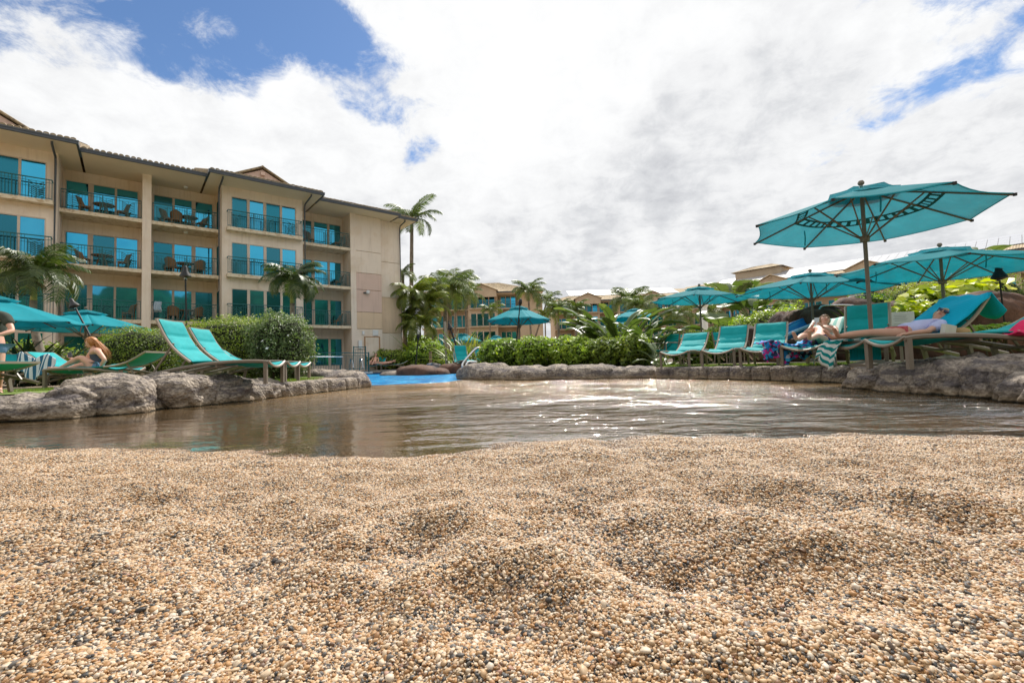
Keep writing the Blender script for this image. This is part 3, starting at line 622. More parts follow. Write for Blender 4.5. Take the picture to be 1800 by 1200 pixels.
def shrubpx(name, label, cat, x0, x1, yt, Y, depth, n, leaf, fm, seed, zb=.25, **k):
    a = atY(x0, 640, Y); b = atY(x1, 640, Y); top = atY((x0+x1)/2, yt, Y).z
    return shrub(name, label, cat, ((a.x+b.x)/2, Y+depth*.3, zb), (b.x-a.x, depth, top-zb), n, leaf, fm, seed, **k)

# palms
def frond_mesh(name, droop, seed, nl=34, w=.34, tone0=.5, dens=1., up=.0):
    r = np.random.default_rng(seed); n = 14; s = np.linspace(0, 1, n)
    ang = rad(42) - droop*s**1.3 + up
    x = np.concatenate([[0], np.cumsum(np.cos(ang[:-1]))])/(n-1); z = np.concatenate([[0], np.cumsum(np.sin(ang[:-1]))])/(n-1)
    m = MB(); R_ = np.stack([x, x*0, z], 1); m.tube(R_, np.linspace(.014, .003, n), 4, tone=.75)
    V = []; F = []; T = []
    for i in range(nl):
        t_ = .14+.86*i/(nl-1); cx_ = np.interp(t_, s, x); cz_ = np.interp(t_, s, z); th = np.interp(t_, s, ang)
        L = w*(math.sin(PI*(.12+.80*t_))**.7)*r.uniform(.85, 1.1)
        for sd in (-1, 1):
            if r.random() > dens: continue
            fw = .45+.35*t_; dirv = np.array([math.cos(th)*fw, sd*1., math.sin(th)*fw+.25-r.uniform(0, .25)]); dirv /= np.linalg.norm(dirv)
            p0 = np.array([cx_, 0, cz_]); p1 = p0+dirv*L*.5; p2 = p1+(dirv+np.array([r.normal(0, .08), 0, -.75-r.uniform(0, .5)]))*L*.5
            wv = np.array([math.cos(th), 0, math.sin(th)])*.013
            b = len(V); V += [p0-wv*.6, p0+wv*.6, p1+wv, p1-wv, p2]; F += [(b, b+1, b+2, b+3), (b+3, b+2, b+4)]; tt = min(1, max(0, tone0+r.normal(0, .16))); T += [tt, tt]
    m.add(V, F, T); return m.mesh(name, tone=True)
FR = {k: [frond_mesh('frond', d, 10+i, **kw) for i, d in enumerate((rad(75), rad(105), rad(140)))] for k, kw in
      {'a': dict(w=.34), 'c': dict(w=.25, nl=36, tone0=.4), 'f': dict(w=.30, nl=44, tone0=.45)}.items()}
FRM = {k: {} for k in FR}
def frond_of(kind, i, mt):
    k = (i, mt.name)
    if k not in FRM[kind]:
        me = FR[kind][i].copy(); me.materials.append(mt); FRM[kind][k] = me
    return FRM[kind][k]
PG = 'palms in the resort garden'
def palm(label, base, crown, L, nf, seed, kind='a', mt=None, r0=.12, bend=.0, shaft=.6, wind=.25, dead=0, name='palm_tree', ring=True, skirt=0):
    r = random.Random(seed); mt = mt or F_PALM
    base = Vector(base); crown = Vector(crown); H = crown-base
    t = thing(name, label, 'palm tree', base, 0, PG)
    n = 18; path = []; rr = []
    for i in range(n):
        s = i/(n-1); p = H*s; p = p + Vector((bend*math.sin(s*PI), 0, 0)); path.append(p[:]); rr.append(r0*(1.25-.5*s)*(1+.05*(i % 2)))
    sb_ = int(n*(1-min(.5, shaft/max(H.length, .1)))) if shaft else n-1
    obj('trunk', auto(MB().tube(path[:sb_+1], rr[:sb_+1], 10).mesh('trunk')), m_trunk, t)
    if shaft and sb_ < n-1:
        q = path[sb_:]; obj('crownshaft', MB().tube(q, np.linspace(rr[sb_]*.95, r0*.5, len(q)), 10).mesh('crownshaft', smooth=True), m_shaft, t)
    for i in range(nf):
        a = 2*PI*i/nf*1.618*2+r.uniform(-.3, .3); k = i/nf
        el = 1.15-1.75*k+r.uniform(-.15, .15)              # young fronds upright, old ones hang
        vi = 0 if k < .35 else (1 if k < .75 else 2)
        e = Euler((r.uniform(-.3, .3), -el*.62+.25, a + wind*math.sin(a)), 'XYZ')
        sc = L*r.uniform(.85, 1.08)*(1+.08*math.cos(a)*(1 if wind else 0))
        obj('frond', frond_of(kind, vi, mt if r.random() > dead else F_DRY), mt, t, loc=H+Vector((0, 0, -.02)), rot=e, scale=sc)
    if skirt:
        m = MB(); rr_ = np.random.default_rng(seed)
        for i in range(skirt):
            a = rr_.uniform(0, 6.28); l = rr_.uniform(.3, .7)*L*.4; rd = r0*1.6
            m.tube([(H.x+math.cos(a)*r0*.5, H.y+math.sin(a)*r0*.5, H.z-.25), (H.x+math.cos(a)*rd*1.3, H.y+math.sin(a)*rd*1.3, H.z-.3-l*.4), (H.x+math.cos(a)*rd*1.6, H.y+math.sin(a)*rd*1.6, H.z-.3-l)], [.008, .006, .003], 3, tone=rr_.random())
        obj('seed_stalks', m.mesh('seed_stalks', tone=True), F_DRY, t)['kind'] = 'stuff'
    return t
def palmpx(label, bx, by, cx, cy, Y, span, nf, seed, zb=None, **k):
    b = atY(bx, by, Y); c = atY(cx, cy, Y); b.z = .2 if zb is None else zb
    return palm(label, b, c, span*pxw(Y)*.5, nf, seed, **k)

# paddle-leaved plants
def paddle_mesh(seed, tears=3, w=.16):
    r = np.random.default_rng(seed); m = MB(); n = 13; s = np.linspace(0, 1, n)
    ang = rad(78)-rad(70)*s**2.2; st = .42
    x = np.concatenate([[0], np.cumsum(np.cos(ang[:-1]))])/(n-1); z = np.concatenate([[0], np.cumsum(np.sin(ang[:-1]))])/(n-1)
    m.tube(np.stack([x, x*0, z], 1), np.linspace(.014, .003, n), 5, tone=.8)
    k = 22; sb = np.linspace(st, 1, k); xb = np.interp(sb, s, x); zb = np.interp(sb, s, z); tb = (sb-st)/(1-st)
    wd = w*np.sin(PI*np.clip(tb*.94+.05, 0, 1))**.65
    for sd in (-1, 1):
        cut = set(r.choice(range(3, k-3), tears, replace=False).tolist()); rows = []; start = 0
        segs = sorted(cut | {k-1})
        for e_ in segs:
            idx = range(start, e_+1); V = []
            dz = r.normal(0, .02)
            for i in idx:
                V.append([(xb[i], 0, zb[i]), (xb[i], sd*wd[i]*.5, zb[i]+wd[i]*.22+dz*.3), (xb[i]+.01, sd*wd[i], zb[i]+wd[i]*.18+dz)])
            if len(V) > 1: m.grid(np.array(V), tone=float(np.clip(r.normal(.5, .12), 0, 1)))
            start = e_
    me = m.mesh('leaf', tone=True); me.polygons.foreach_set('use_smooth', [True]*len(me.polygons)); return me
PAD = [paddle_mesh(i, 2+i, .15+.02*(i % 3)) for i in range(4)]; PADF = {}
def paddle(k, mt):
    if (k, mt.name) not in PADF:
        me = PAD[k].copy(); me.materials.append(mt); PADF[(k, mt.name)] = me
    return PADF[(k, mt.name)]
def paddleplant(label, loc, H, nl, seed, mt=None, spread=.7, name='bird_of_paradise_plant', cat='plant', group=None, trunk=0., wide=1.):
    r = random.Random(seed); t = thing(name, label, cat, loc, 0, group); mt = mt or F_BAN
    if trunk:
        obj('trunk', MB().tube([(0, 0, -.1), (.03, 0, trunk*.5), (0, 0, trunk)], [.11, .09, .08], 8).mesh('trunk', smooth=True), m_bark, t)
    for i in range(nl):
        a = r.uniform(0, 6.28); tl = r.uniform(.05, spread); sc = H*r.uniform(.65, 1.05)
        obj('leaf', paddle(r.randrange(4), mt), mt, t, loc=(r.uniform(-.15, .15)*(.2 if trunk else 1), r.uniform(-.1, .1), trunk+r.uniform(-.05, .05)), rot=(r.uniform(-.15, .15), tl, a), scale=(sc, sc*wide, sc))
    return t
def strapplant(label, loc, H, n, seed, mt, name='strap_leaf_plant', w=.05, droop=1.2, group=None, cat='plant'):
    r = np.random.default_rng(seed); m = MB(); t = thing(name, label, cat, loc, 0, group)
    for i in range(n):
        a = r.uniform(0, 6.28); L = H*r.uniform(.6, 1.15); el = r.uniform(.5, 1.5); k = 7; pts = []; x = z = 0.; ang = el
        d = np.array([math.cos(a), math.sin(a), 0]); sd = np.array([-math.sin(a), math.cos(a), 0]); o_ = r.normal(0, H*.12, 2)
        rows = []
        for j in range(k):
            s = j/(k-1); wj = w*H*math.sin(PI*(.08+.9*s))**.8*.5; p = d*x+np.array([o_[0], o_[1], z])
            rows.append([p-sd*wj, p+np.array([0, 0, -wj*.4]), p+sd*wj]); ang -= droop/(k)*(s+.3); x += math.cos(ang)*L/(k-1); z += math.sin(ang)*L/(k-1)
        m.grid(np.array(rows), tone=float(np.clip(r.normal(.5, .22), 0, 1)))
    obj('leaves', m.mesh('leaves', tone=True, smooth=True), mt, t)['kind'] = 'stuff'
    return t

# ================================================================== BUILDINGS
def tile_sheet(m, a, b, c, d, step=.24, amp=.045):
    """corrugated clay tile plane: a-b along the eave, d-c along the ridge"""
    a, b, c, d = map(np.array, (a, b, c, d)); a = a.astype(float); L = np.linalg.norm(b-a); nu = max(8, int(L/step)*5); s = np.linspace(0, 1, nu)[:, None]
    t = np.linspace(0, 1, 7)[None, :, None]
    nrm = np.cross(b-a, d-a); nrm = nrm/np.linalg.norm(nrm); nrm = nrm*(1 if nrm[2] > 0 else -1)
    e = a+(b-a)*s; r = d+(c-d)*s; X = e[:, None]*(1-t)+r[:, None]*t
    w_ = np.abs(np.sin(np.arange(nu)/5*PI))[:, None, None]*amp; X = X+nrm*w_
    m.grid(X)
def _tile():
    m = MB(); k = 7; V = []
    for y in (0, .38):
        for rr in (.105, .085):
            for j in range(k):
                a = PI*j/(k-1); V.append((math.cos(a)*rr, y, math.sin(a)*rr*(.9)+y*.40))
    F = []
    for j in range(k-1): F += [(j, j+1, 2*k+j+1, 2*k+j), (k+j+1, k+j, 3*k+j, 3*k+j+1), (j+1, j, k+j, k+j+1)]
    F += [tuple(range(k))[::-1]]
    return m.add(V, F).mesh('roof_tile', smooth=False)
TILE = auto(_tile(), 50)
def hip(m, x0, x1, y0, y1, ze, zr, run=None, ends=(1, 1)):
    run = run or (y1-y0)/2; yr = y0+run; xa = x0+run*ends[0]; xb = x1-run*ends[1]
    tile_sheet(m, (x0, y0, ze), (x1, y0, ze), (xb, yr, zr), (xa, yr, zr))
    m.add([(x0, y1, ze), (x1, y1, ze), (xb, yr, zr), (xa, yr, zr)], [(0, 1, 2, 3)])
    if ends[0]: tile_sheet(m, (x0, y1, ze), (x0, y0, ze), (xa, yr, zr), (xa, yr, zr))
    else: m.add([(x0, y0, ze), (x0, y1, ze), (x0, yr, zr)], [(0, 1, 2)])
    if ends[1]: tile_sheet(m, (x1, y0, ze), (x1, y1, ze), (xb, yr, zr), (xb, yr, zr))
    else: m.add([(x1, y0, ze), (x1, y1, ze), (x1, yr, zr)], [(0, 1, 2)])
def railing(L, H, chev, sides=0., detail=True, seed=0):
    """balcony railing: returns main mesh, balusters mesh, chevron mesh; x 0..L at y=0, returns run back by `sides`"""
    f = MB(); b = MB(); c = MB()
    f.box(0, L, -.025, .025, H-.045, H); f.box(.03, L-.03, -.015, .015, .07, .10)
    posts = [0., L] + [L*i/max(1, round(L/1.4)) for i in range(1, max(1, round(L/1.4)))]
    for x in posts: f.box(x-.02 if x > .01 else 0, x+.02 if x < L-.01 else L, -.022, .022, 0, H-.045)
    if sides:
        for x in (0., L-.04): f.box(x, x+.04, .026, sides, H-.044, H-.003)
    n = int(L/.115)
    for i in range(1, n):
        x = L*i/n
        inch = any(a+.02 < x < q-.02 for a, q in chev)
        if not inch: b.box(x-.008, x+.008, -.008, .008, .10, H-.045)
    f.box(.03, L-.03, -.008, .008, H-.19, H-.17)
    c = []
    for a, q in chev:
        c.append(MB()); mid = (a+q)/2; h0 = .13; cc = c[-1]
        cc.box(a, a+.018, -.012, .012, .10, H-.19); cc.box(q-.018, q, -.012, .012, .10, H-.19); cc.box(mid-.01, mid+.01, -.0125, .0125, .10, H-.19)
        k = 7
        for j in range(k):
            z = h0+j*(H-.40)/k
            for sgn in (-1, 1):
                x1 = mid+sgn*.01; x2 = a+.018 if sgn < 0 else q-.018
                cc.add([(x1, -.009, z), (x2, -.009, z+.14), (x2, -.009, z+.175), (x1, -.009, z+.035), (x1, .009, z), (x2, .009, z+.14), (x2, .009, z+.175), (x1, .009, z+.035)],
                      [(0, 1, 2, 3), (7, 6, 5, 4), (0, 4, 5, 1), (3, 2, 6, 7), (1, 5, 6, 2), (0, 3, 7, 4)])
    return f, b, c
def window_meshes(panes, h, fr=.055):
    x0, x1 = panes[0][0]-fr, panes[-1][1]+fr; m = MB()
    m.box(x0, x1, -.05, .05, h, h+fr); m.box(x0, x1, -.05, .05, -.02, .06)
    edges = [x0]+[v for p in panes for v in p]+[x1]
    for i in range(0, len(edges), 2): m.box(edges[i], edges[i+1], -.048, .048, .06, h)
    return m
def building(name, label, loc, rz, FZ, ceil, bays, eaves, detail=2, depth=12, wallm=None, roof=None, gables=(), tilem=None, group='resort apartment blocks', seed=1, screens=True):
    r = random.Random(seed); wallm = wallm or (m_wall if detail >= 2 else m_wallf); gm_ = m_wallp if detail >= 2 else m_wallf; tilem = tilem or m_tile
    T = thing(name, label, 'building', loc, rz, group)
    xs = [b['x'][0] for b in bays]+[b['x'][1] for b in bays]
    obj('wall', MB().box(min(xs)+.05, max(xs)-.05, 1.9, depth, -.3, ceil), wallm, T)
    for b in bays:
        x0, x1 = b['x']; kd = b['k']
        if kd in ('proj', 'rec'):
            wy = -.65 if kd == 'proj' else 1.6; P = b['p']; px0, px1 = P[0][0]-.055, P[-1][1]+.055
            hs = 2.02; out = MB()
            # wall piers and lintels round the openings, one mesh per bay
            for i, z in enumerate(FZ):
                zt = FZ[i+1] if i < len(FZ)-1 else ceil
                out.box(x0, px0, wy, wy+.2, z, zt); out.box(px1, x1, wy, wy+.2, z, zt); out.box(px0, px1, wy, wy+.2, z+hs+.055, zt)
            out.box(x0, x1, wy, wy+.2, -.3, FZ[0])
            if kd == 'proj':
                out.box(x0, x0+.2, wy+.2, 1.9, -.3, ceil); out.box(x1-.2, x1, wy+.2, 1.9, -.3, ceil)
            obj('wall', out, wallm, T)
            sx0, sx1, sy0, sy1 = (x0+.22, x1-.12, -1.15, wy) if kd == 'proj' else (x0, x1, 0., 1.6)
            slab = MB().box(sx0, sx1, sy0, sy1, -.2, 0).mesh('balcony_slab'); slab.materials.append(m_slab if detail >= 2 else m_wallf)
            wm = window_meshes(P, hs).mesh('window_frame'); wm.materials.append(m_frame)
            pm = []
            for a, q in P:
                me = MB().box(a, q, -.01, .01, .06, hs).mesh('pane'); pm.append(me)
            L = sx1-sx0-.08; nch = 2 if L > 2.6 else 1
            ch = [(L*(i+.5)/nch-.3+(.15 if nch > 1 else 0)*(1 if i else -1), L*(i+.5)/nch+.3+(.15 if nch > 1 else 0)*(1 if i else -1)) for i in range(nch)]
            if detail >= 2 and L > 3: ch = [(.18, .72), (L*.46, L*.46+.55), (L-.85, L-.3)]
            f, ba, c = railing(L, 1.07, ch if detail >= 2 else [], sides=(.45 if kd == 'proj' else 0)); 
            fm, bm_, cms = f.mesh('railing'), ba.mesh('balusters'), [q_.mesh('chevron_panel') for q_ in c]
            fm.materials.append(m_rail); bm_.materials.append(m_rail); [q_.materials.append(m_rail) for q_ in cms]
            for i, z in enumerate(FZ):
                wn = obj('window', wm, m_frame, T, loc=(0, wy+.06, z))
                mir = r.random() < .5
                for j, me in enumerate(pm):
                    scr = screens and ((j % 2) == (1 if (mir if kd == 'rec' else False) else 0) if len(pm) != 3 else j == (0 if mir else (1 if r.random() < .6 else 2)))
                    key = 'd' if scr else 'g'
                    if not me.materials: me.materials.append(m_glass if detail >= 2 or r.random() < .45 else m_glassd)
                    mm = me if not scr else me.copy()
                    if scr: mm.materials[0] = m_glassd
                    obj('pane', mm, None, wn, loc=(0, .0 if not scr else .02, 0))
                if i > 0:
                    obj('balcony_slab', slab, m_slab, T, loc=(0, 0, z))
                    rl = obj('railing', fm, m_rail, T, loc=(sx0+.04, sy0+.08, z+.001)); obj('balusters', bm_, m_rail, rl)['kind'] = 'stuff'
                    for cm in (cms if detail >= 2 else []): obj('chevron_panel', cm, m_rail, rl)
        elif kd == 'col':
            obj('column', MB().box(x0, x1, -.06, .5, -.3, ceil), wallm, T); obj('wall', MB().box(x0, x1, .5, 1.9, -.3, ceil), wallm, T)
        elif kd == 'blank':
            y = b.get('y', 0); zz_ = [-.3]+b.get('z', [])+[ceil]; cols = b.get('m', [wallm]*(len(zz_)-1))
            obj('wall', MB().box(x0, x1, y+.08, 1.9, -.3, ceil), m_slab, T)
            for i in range(len(zz_)-1): obj('wall_panel', MB().box(x0+.012, x1-.012, y, y+.08, zz_[i]+.02, zz_[i+1]-.02), cols[i], T)
    # eaves: soffit, gutter, eave tiles
    for (x0, x1, y) in eaves:
        obj('soffit', MB().box(x0+.01, x1-.01, y+.02, 2.2, ceil+.002, ceil+.06), m_soff, T)
        gm = MB(); gm.box(x0-.08, x1+.08, y-.10, y+.018, ceil-.02, ceil+.15); gm.box(x0-.09, x1+.09, y-.125, y-.101, ceil+.09, ceil+.16)
        yb = min(2.2, -.0)
        gm.box(x0-.08, x0+.008, y+.02, y+.83, ceil-.018, ceil+.148); gm.box(x1-.008, x1+.08, y+.02, y+.83, ceil-.018, ceil+.148)
        obj('gutter', gm, m_gut, T)
        if detail >= 2:
            n = int((x1-x0)/.235)
            for i in range(n): obj('roof_tile', TILE, tilem, T, loc=(x0+(i+.5)*(x1-x0)/n, y-.10, ceil+.165+r.uniform(-.008, .012)), rot=(0, 0, r.uniform(-.05, .05)))
        m = MB(); hip(m, x0-.05, x1+.05, y+.2, depth+1.5, ceil+.22, ceil+.22+(depth+1.5-y)/2*.36, ends=(0, 0) if not roof else roof)
        obj('roof', m, tilem, T)['kind'] = 'stuff' if False else None
    for o in T.children:
        if o.get('kind', 1) is None: del o['kind']
    for (xc, hw, y, rise, z0) in gables:
        m = MB(); m.add([(xc-hw+.25, y+.15, z0-1), (xc+hw-.25, y+.15, z0-1), (xc+hw-.25, y+.15, z0), (xc, y+.15, z0+rise*.9), (xc-hw+.25, y+.15, z0), (xc-hw+.25, 6, z0-1), (xc+hw-.25, 6, z0-1), (xc+hw-.25, 6, z0), (xc, 6, z0+rise*.9), (xc-hw+.25, 6, z0)],
              [(0, 1, 2, 3, 4), (9, 8, 7, 6, 5), (1, 6, 7, 2), (0, 4, 9, 5)])
        gb = obj('gable', m, gm_, T)
        m = MB(); tile_sheet(m, (xc-hw, 6, z0-.05), (xc-hw, y, z0-.05), (xc, y, z0+rise), (xc, 6, z0+rise)); tile_sheet(m, (xc+hw, y, z0-.05), (xc+hw, 6, z0-.05), (xc, 6, z0+rise), (xc, y, z0+rise))
        m.tube([(xc-hw, y+.02, z0-.02), (xc, y+.02, z0+rise+.04), (xc+hw, y+.02, z0-.02)], .085, 6); m.tube([(xc, y, z0+rise+.04), (xc, 6, z0+rise+.04)], .1, 6)
        obj('gable_roof', m, tilem, gb); obj('beam_end', MB().box(xc-.12, xc+.12, y-.05, y+.15, z0+rise*.55, z0+rise*.72), gm_, gb)
    return T

BO = atz(250, 385, 9.36); th = rad(40); BO = (BO.x-math.cos(th)*3.81, BO.y-math.sin(th)*3.81, 0)
FZ = [.66, 3.56, 6.46, 9.36]
main = building('apartment_building', 'large beige four storey apartment block with teal balcony railings filling the left side', BO, th, FZ, 11.99, [
    dict(x=(-7, .42), k='proj', p=[(-5.6, -4.5), (-4.3, -3.2), (-2.1, -.99), (-.89, -.04)]),
    dict(x=(.42, 3.81), k='rec', p=[(.55, 1.44), (1.67, 2.58), (2.68, 3.61)]), dict(x=(3.81, 4.22), k='col'),
    dict(x=(4.22, 7.6), k='rec', p=[(4.39, 5.28), (5.4, 6.27), (6.48, 7.37)]),
    dict(x=(7.6, 12.31), k='proj', p=[(8.16, 8.97), (9.13, 9.91), (10.08, 10.89), (11.03, 11.84)]),
    dict(x=(12.31, 15.8), k='rec', p=[(12.78, 13.53), (13.73, 14.67), (14.84, 15.65)]),
    dict(x=(15.8, 16.2), k='col'),
    dict(x=(16.2, 18.22), k='blank', z=[.66, 3.37, 4.63, 6.32, 7.59, 9.25], m=[m_wall, m_wall, m_walle, m_wallp, m_wallp, m_wall, m_wall]),
    dict(x=(18.22, 20.0), k='blank', y=.25, z=[.66, 3.1, 5.9, 8.7], m=[m_wall, m_wall, m_walle, m_wall, m_wall])],
    [(-7.5, 1.22, -2.55), (1.32, 6.7, -1.65), (6.8, 13.1, -2.5), (13.2, 19.1, -1.45), (19.2, 20.8, -1.0)], gables=[(10.2, 2.5, .9, 1.25, 13.1), (-2.9, 2.6, .4, 1.5, 13.1)])
# details on the main block
def mpart(name, m, mt, **k): return obj(name, m, mt, main, **k)
for x, y0, ye in [(.33, -.74, -2.3), (7.45, -.72, -2.3), (12.42, -.72, -2.3), (19.88, .14, -.85)]:
    m = MB(); m.tube([(x, ye, 11.97), (x, ye+.05, 11.86), (x, y0-.12, 11.72), (x, y0-.02, 11.5), (x, y0-.02, -.2)], .05, 8)
    mpart('downpipe', auto(m.mesh('downpipe')), m_gut)
for z in FZ[:-1] + [FZ[-1]]:
    mpart('ceiling_lamp', MB().lathe([(.001, -.12), (.09, -.11), (.11, -.04), (.11, 0)], 10), m_white, loc=(5.9, .8, z+2.9-.2 if z < 9 else 11.99))
    for xx in (7.595,):
        mpart('side_window', MB().box(-.03, 0, .25, 1.15, .1, 2.0), m_glassd, loc=(xx, 0, z))
dr = mpart('door', MB().box(16.84, 17.9, -.035, -.003, .66, 2.74), m_wall)
m = MB(); m.box(16.76, 16.837, -.05, -.003, .66, 2.80); m.box(17.903, 17.98, -.05, -.003, .66, 2.80); m.box(16.84, 17.9, -.05, -.003, 2.743, 2.80); obj('door_frame', m, mat('rusty frame', (.40, .22, .11), .8, .2, 6), dr)
m = MB(); m.box(17.42, 17.86, -.05, -.003, 2.86, 3.3)
vt = mpart('vent', m, m_white)
for i in range(6): obj('slat', MB().box(17.45, 17.83, -.062, -.051, 2.89+i*.066, 2.925+i*.066), m_white, vt)
mpart('wall_lamp', MB().lathe([(.001, 0), (.1, .02), (.13, .12), (.12, .26), (.001, .3)], 12), m_white, loc=(17.05, -.14, 6.0))
mpart('wall_bracket', MB().box(16.75, 17.0, -.12, -.003, 6.05, 6.12), m_gut)
mpart('alarm_bell', MB().box(16.6, 16.75, -.1, -.003, 2.95, 3.2), m_white)
mpart('meter_box', MB().box(16.3, 16.55, -.14, -.003, 1.9, 2.5), m_white)

# balcony furniture
def wchair(label, loc, rz, grp='wicker chairs on the balconies'):
    t = thing('wicker_chair', label, 'chair', loc, rz, grp)
    obj('seat', MB().box(-.27, .27, -.25, .25, .38, .45), m_wicker, t)
    a = np.linspace(-1.25, 1.25, 9); X = np.array([[[math.sin(q)*.29, .22-.5*(1-math.cos(q))*.6+dz*.12, .45+dz*(.52-.14*abs(q))] for dz in (0, .5, 1)] for q in a]); Xo = X*[1.12, 1.08, 1.0]
    m = MB(); m.grid(X); m.grid(Xo[::-1]); m.tube((X[:, 2]+Xo[:, 2])/2, .025, 6); obj('backrest', m, m_wicker, t)
    for sx in (-.23, .23):
        for sy in (-.21, .21): obj('leg', MB().box(sx-.025, sx+.025, sy-.025, sy+.025, 0, .38), m_wicker, t)
    return t
def btable(label, loc, grp='tables on the balconies'):
    t = thing('balcony_table', label, 'table', loc, 0, grp)
    obj('tabletop', MB().lathe([(.001, .74), (.48, .74), (.50, .72), (.48, .70), (.001, .70)], 20), m_wicker, t)
    for i in range(3):
        a = i*2.1; obj('leg', MB().bar((math.cos(a)*.3, math.sin(a)*.3, 0), (math.cos(a)*.1, math.sin(a)*.1, .70), .05), m_wicker, t)
def bpos(x, y, f): c, s = math.cos(th), math.sin(th); return (BO[0]+x*c-y*s, BO[1]+x*s+y*c, FZ[f]+.002)
fl = ['ground', 'second', 'third', 'top']
for x, f, rz, lb in [(1.35, 3, 1.7, 'wicker chair left of the table on the top balcony nearest the downpipe at left'), (2.95, 3, -1.5, 'wicker chair right of the table on the top balcony nearest the downpipe at left'),
        (1.3, 2, 1.2, 'wicker chair at the left on the third floor balcony left of the tall column'), (3.0, 2, -1.6, 'wicker chair at the right on the third floor balcony left of the tall column'),
        (4.95, 3, 1.9, 'wicker chair at the left end of the top balcony right of the tall column'), (5.45, 3, 2.9, 'wicker chair with its back to the pool on the top balcony beside the column'), (6.75, 3, -1.2, 'wicker chair turned left at the right end of the top recessed balcony'),
        (5.2, 2, 2.6, 'wicker chair with its back to the pool on the third floor recessed balcony'), (6.6, 2, 3.3, 'square looking wicker chair right of the table on the third floor recessed balcony'),
        (1.0, 1, 1.6, 'wicker chair at the left on the second floor balcony over the umbrella'), (3.25, 1, -1.8, 'wicker chair beside the tall column on the second floor'), (5.3, 1, 2.9, 'wicker chair behind the lamp post on the second floor balcony'), (6.5, 1, -2.6, 'wicker chair at the right on the second floor recessed balcony'),
        (13.1, 3, 2.0, 'dark wicker chair at the left of the top balcony beside the blank end wall'), (15.2, 3, -1.9, 'wicker chair at the right of the top balcony beside the blank end wall'), (15.2, 2, -1.7, 'wicker chair on the third floor balcony beside the blank end wall'), (15.1, 1, -1.6, 'wicker chair on the second floor balcony beside the blank end wall')]:
    wchair(lb, bpos(x, .75, f), th+rz)
for x, f, lb in [(2.15, 3, 'round wicker table on the top balcony left of the tall column'), (6.05, 3, 'round wicker table on the top balcony right of the tall column'), (5.9, 2, 'round wicker table on the third floor recessed balcony'), (2.1, 2, 'round wicker table on the third floor left of the column'), (5.95, 1, 'round wicker table on the second floor recessed balcony')]: btable(lb, bpos(x, .85, f))
def cloth(name, label, X, mt, cat='towel', th_=.012, loc=(0, 0, 0), uv=None):
    n, m_, _ = X.shape; mb = MB().grid(X); me = mb.mesh(name, smooth=True)
    for nm, ax_ in (('uu', 0), ('vv', 1)):
        a = me.attributes.new(nm, 'FLOAT', 'POINT'); ii, jj = np.meshgrid(np.linspace(0, 1, n), np.linspace(0, 1, m_), indexing='ij'); a.data.foreach_set('value', (ii if ax_ == 0 else jj).ravel().astype(np.float32))
    o = obj(name, me, mt, loc=loc); md = o.modifiers.new('thick', 'SOLIDIFY'); md.thickness = th_; md.offset = 0
    return tag(o, label, cat)
def stripe_mat(name, ca, cb, attr, freq, duty=.5):
    m = bpy.data.materials.new(name); m.use_nodes = True; nt = m.node_tree; nt.nodes.clear()
    a = N(nt, 'ShaderNodeAttribute', attribute_name=attr).outputs['Fac']
    f = math_(nt, 'GREATER_THAN', math_(nt, 'FRACT', math_(nt, 'MULTIPLY', a, freq)), duty)
    tc = N(nt, 'ShaderNodeTexCoord').outputs['Object']
    bp = N(nt, 'ShaderNodeBump', inp={'Strength': .5, 'Distance': .01, 'Height': noise(nt, tc, 60., 4, .7)})
    p = N(nt, 'ShaderNodeBsdfPrincipled', inp={'Base Color': mixc(nt, f, ca, cb), 'Roughness': .95, 'Specular IOR Level': .1, 'Normal': bp.outputs[0]})
    N(nt, 'ShaderNodeOutputMaterial', inp={0: p.outputs[0]}); return m
m_st1 = stripe_mat('green white stripes', (.01, .22, .22), (.62, .66, .64), 'vv', 6)
m_st2 = stripe_mat('blue white stripes', (.04, .14, .24), (.62, .68, .74), 'uu', 8)
m_st3 = stripe_mat('pale green stripes', (.30, .55, .50), (.72, .75, .70), 'vv', 5)
p = bpos(4.35, .02, 1); X = np.array([[[i*.05+.02*math.sin(j*.9), .03*math.sin(i*1.7+j*.3)-.02-(.04 if j > 8 else -.06), 1.11-abs(j-8)*.08] for j in range(16)] for i in range(8)])
c_, s_ = math.cos(th), math.sin(th); X2 = np.stack([X[..., 0]*c_-X[..., 1]*s_, X[..., 0]*s_+X[..., 1]*c_, X[..., 2]], 2)
cloth('towel', 'pale striped towel hanging over the second floor railing beside the column', X2, m_st2, loc=p)

# far blocks
def fbays(L, pat, x=0.):
    out = []
    for k, w_ in pat:
        if k in ('proj', 'rec'):
            n = 4 if w_ > 4.2 else 3; g_ = .14; pw = (w_-.9-g_*(n-1))/n; out.append(dict(x=(x, x+w_), k=k, p=[(x+.45+i*(pw+g_), x+.45+i*(pw+g_)+pw) for i in range(n)]))
        else: out.append(dict(x=(x, x+w_), k=k))
        x += w_
    return out
def zs(a): return a
cY = 73.; cxl = atY(742, 600, cY).x
building('apartment_building', 'distant four storey beige block with tan hipped roof behind the palms at centre', (cxl, cY, 0), rad(-1), FZ, 11.6, fbays(0, [('rec', 3.7), ('col', .5), ('rec', 3.4), ('proj', 4.7), ('rec', 3.3), ('blank', 3.9)]),
    [(-1, 19.6, -1.4)], detail=1, roof=(1, 1), tilem=m_tilef, gables=[(9.9, 2.6, -2.2, 1.1, 11.9)], seed=3)
mY = 84.; mxl = atY(978, 600, mY).x
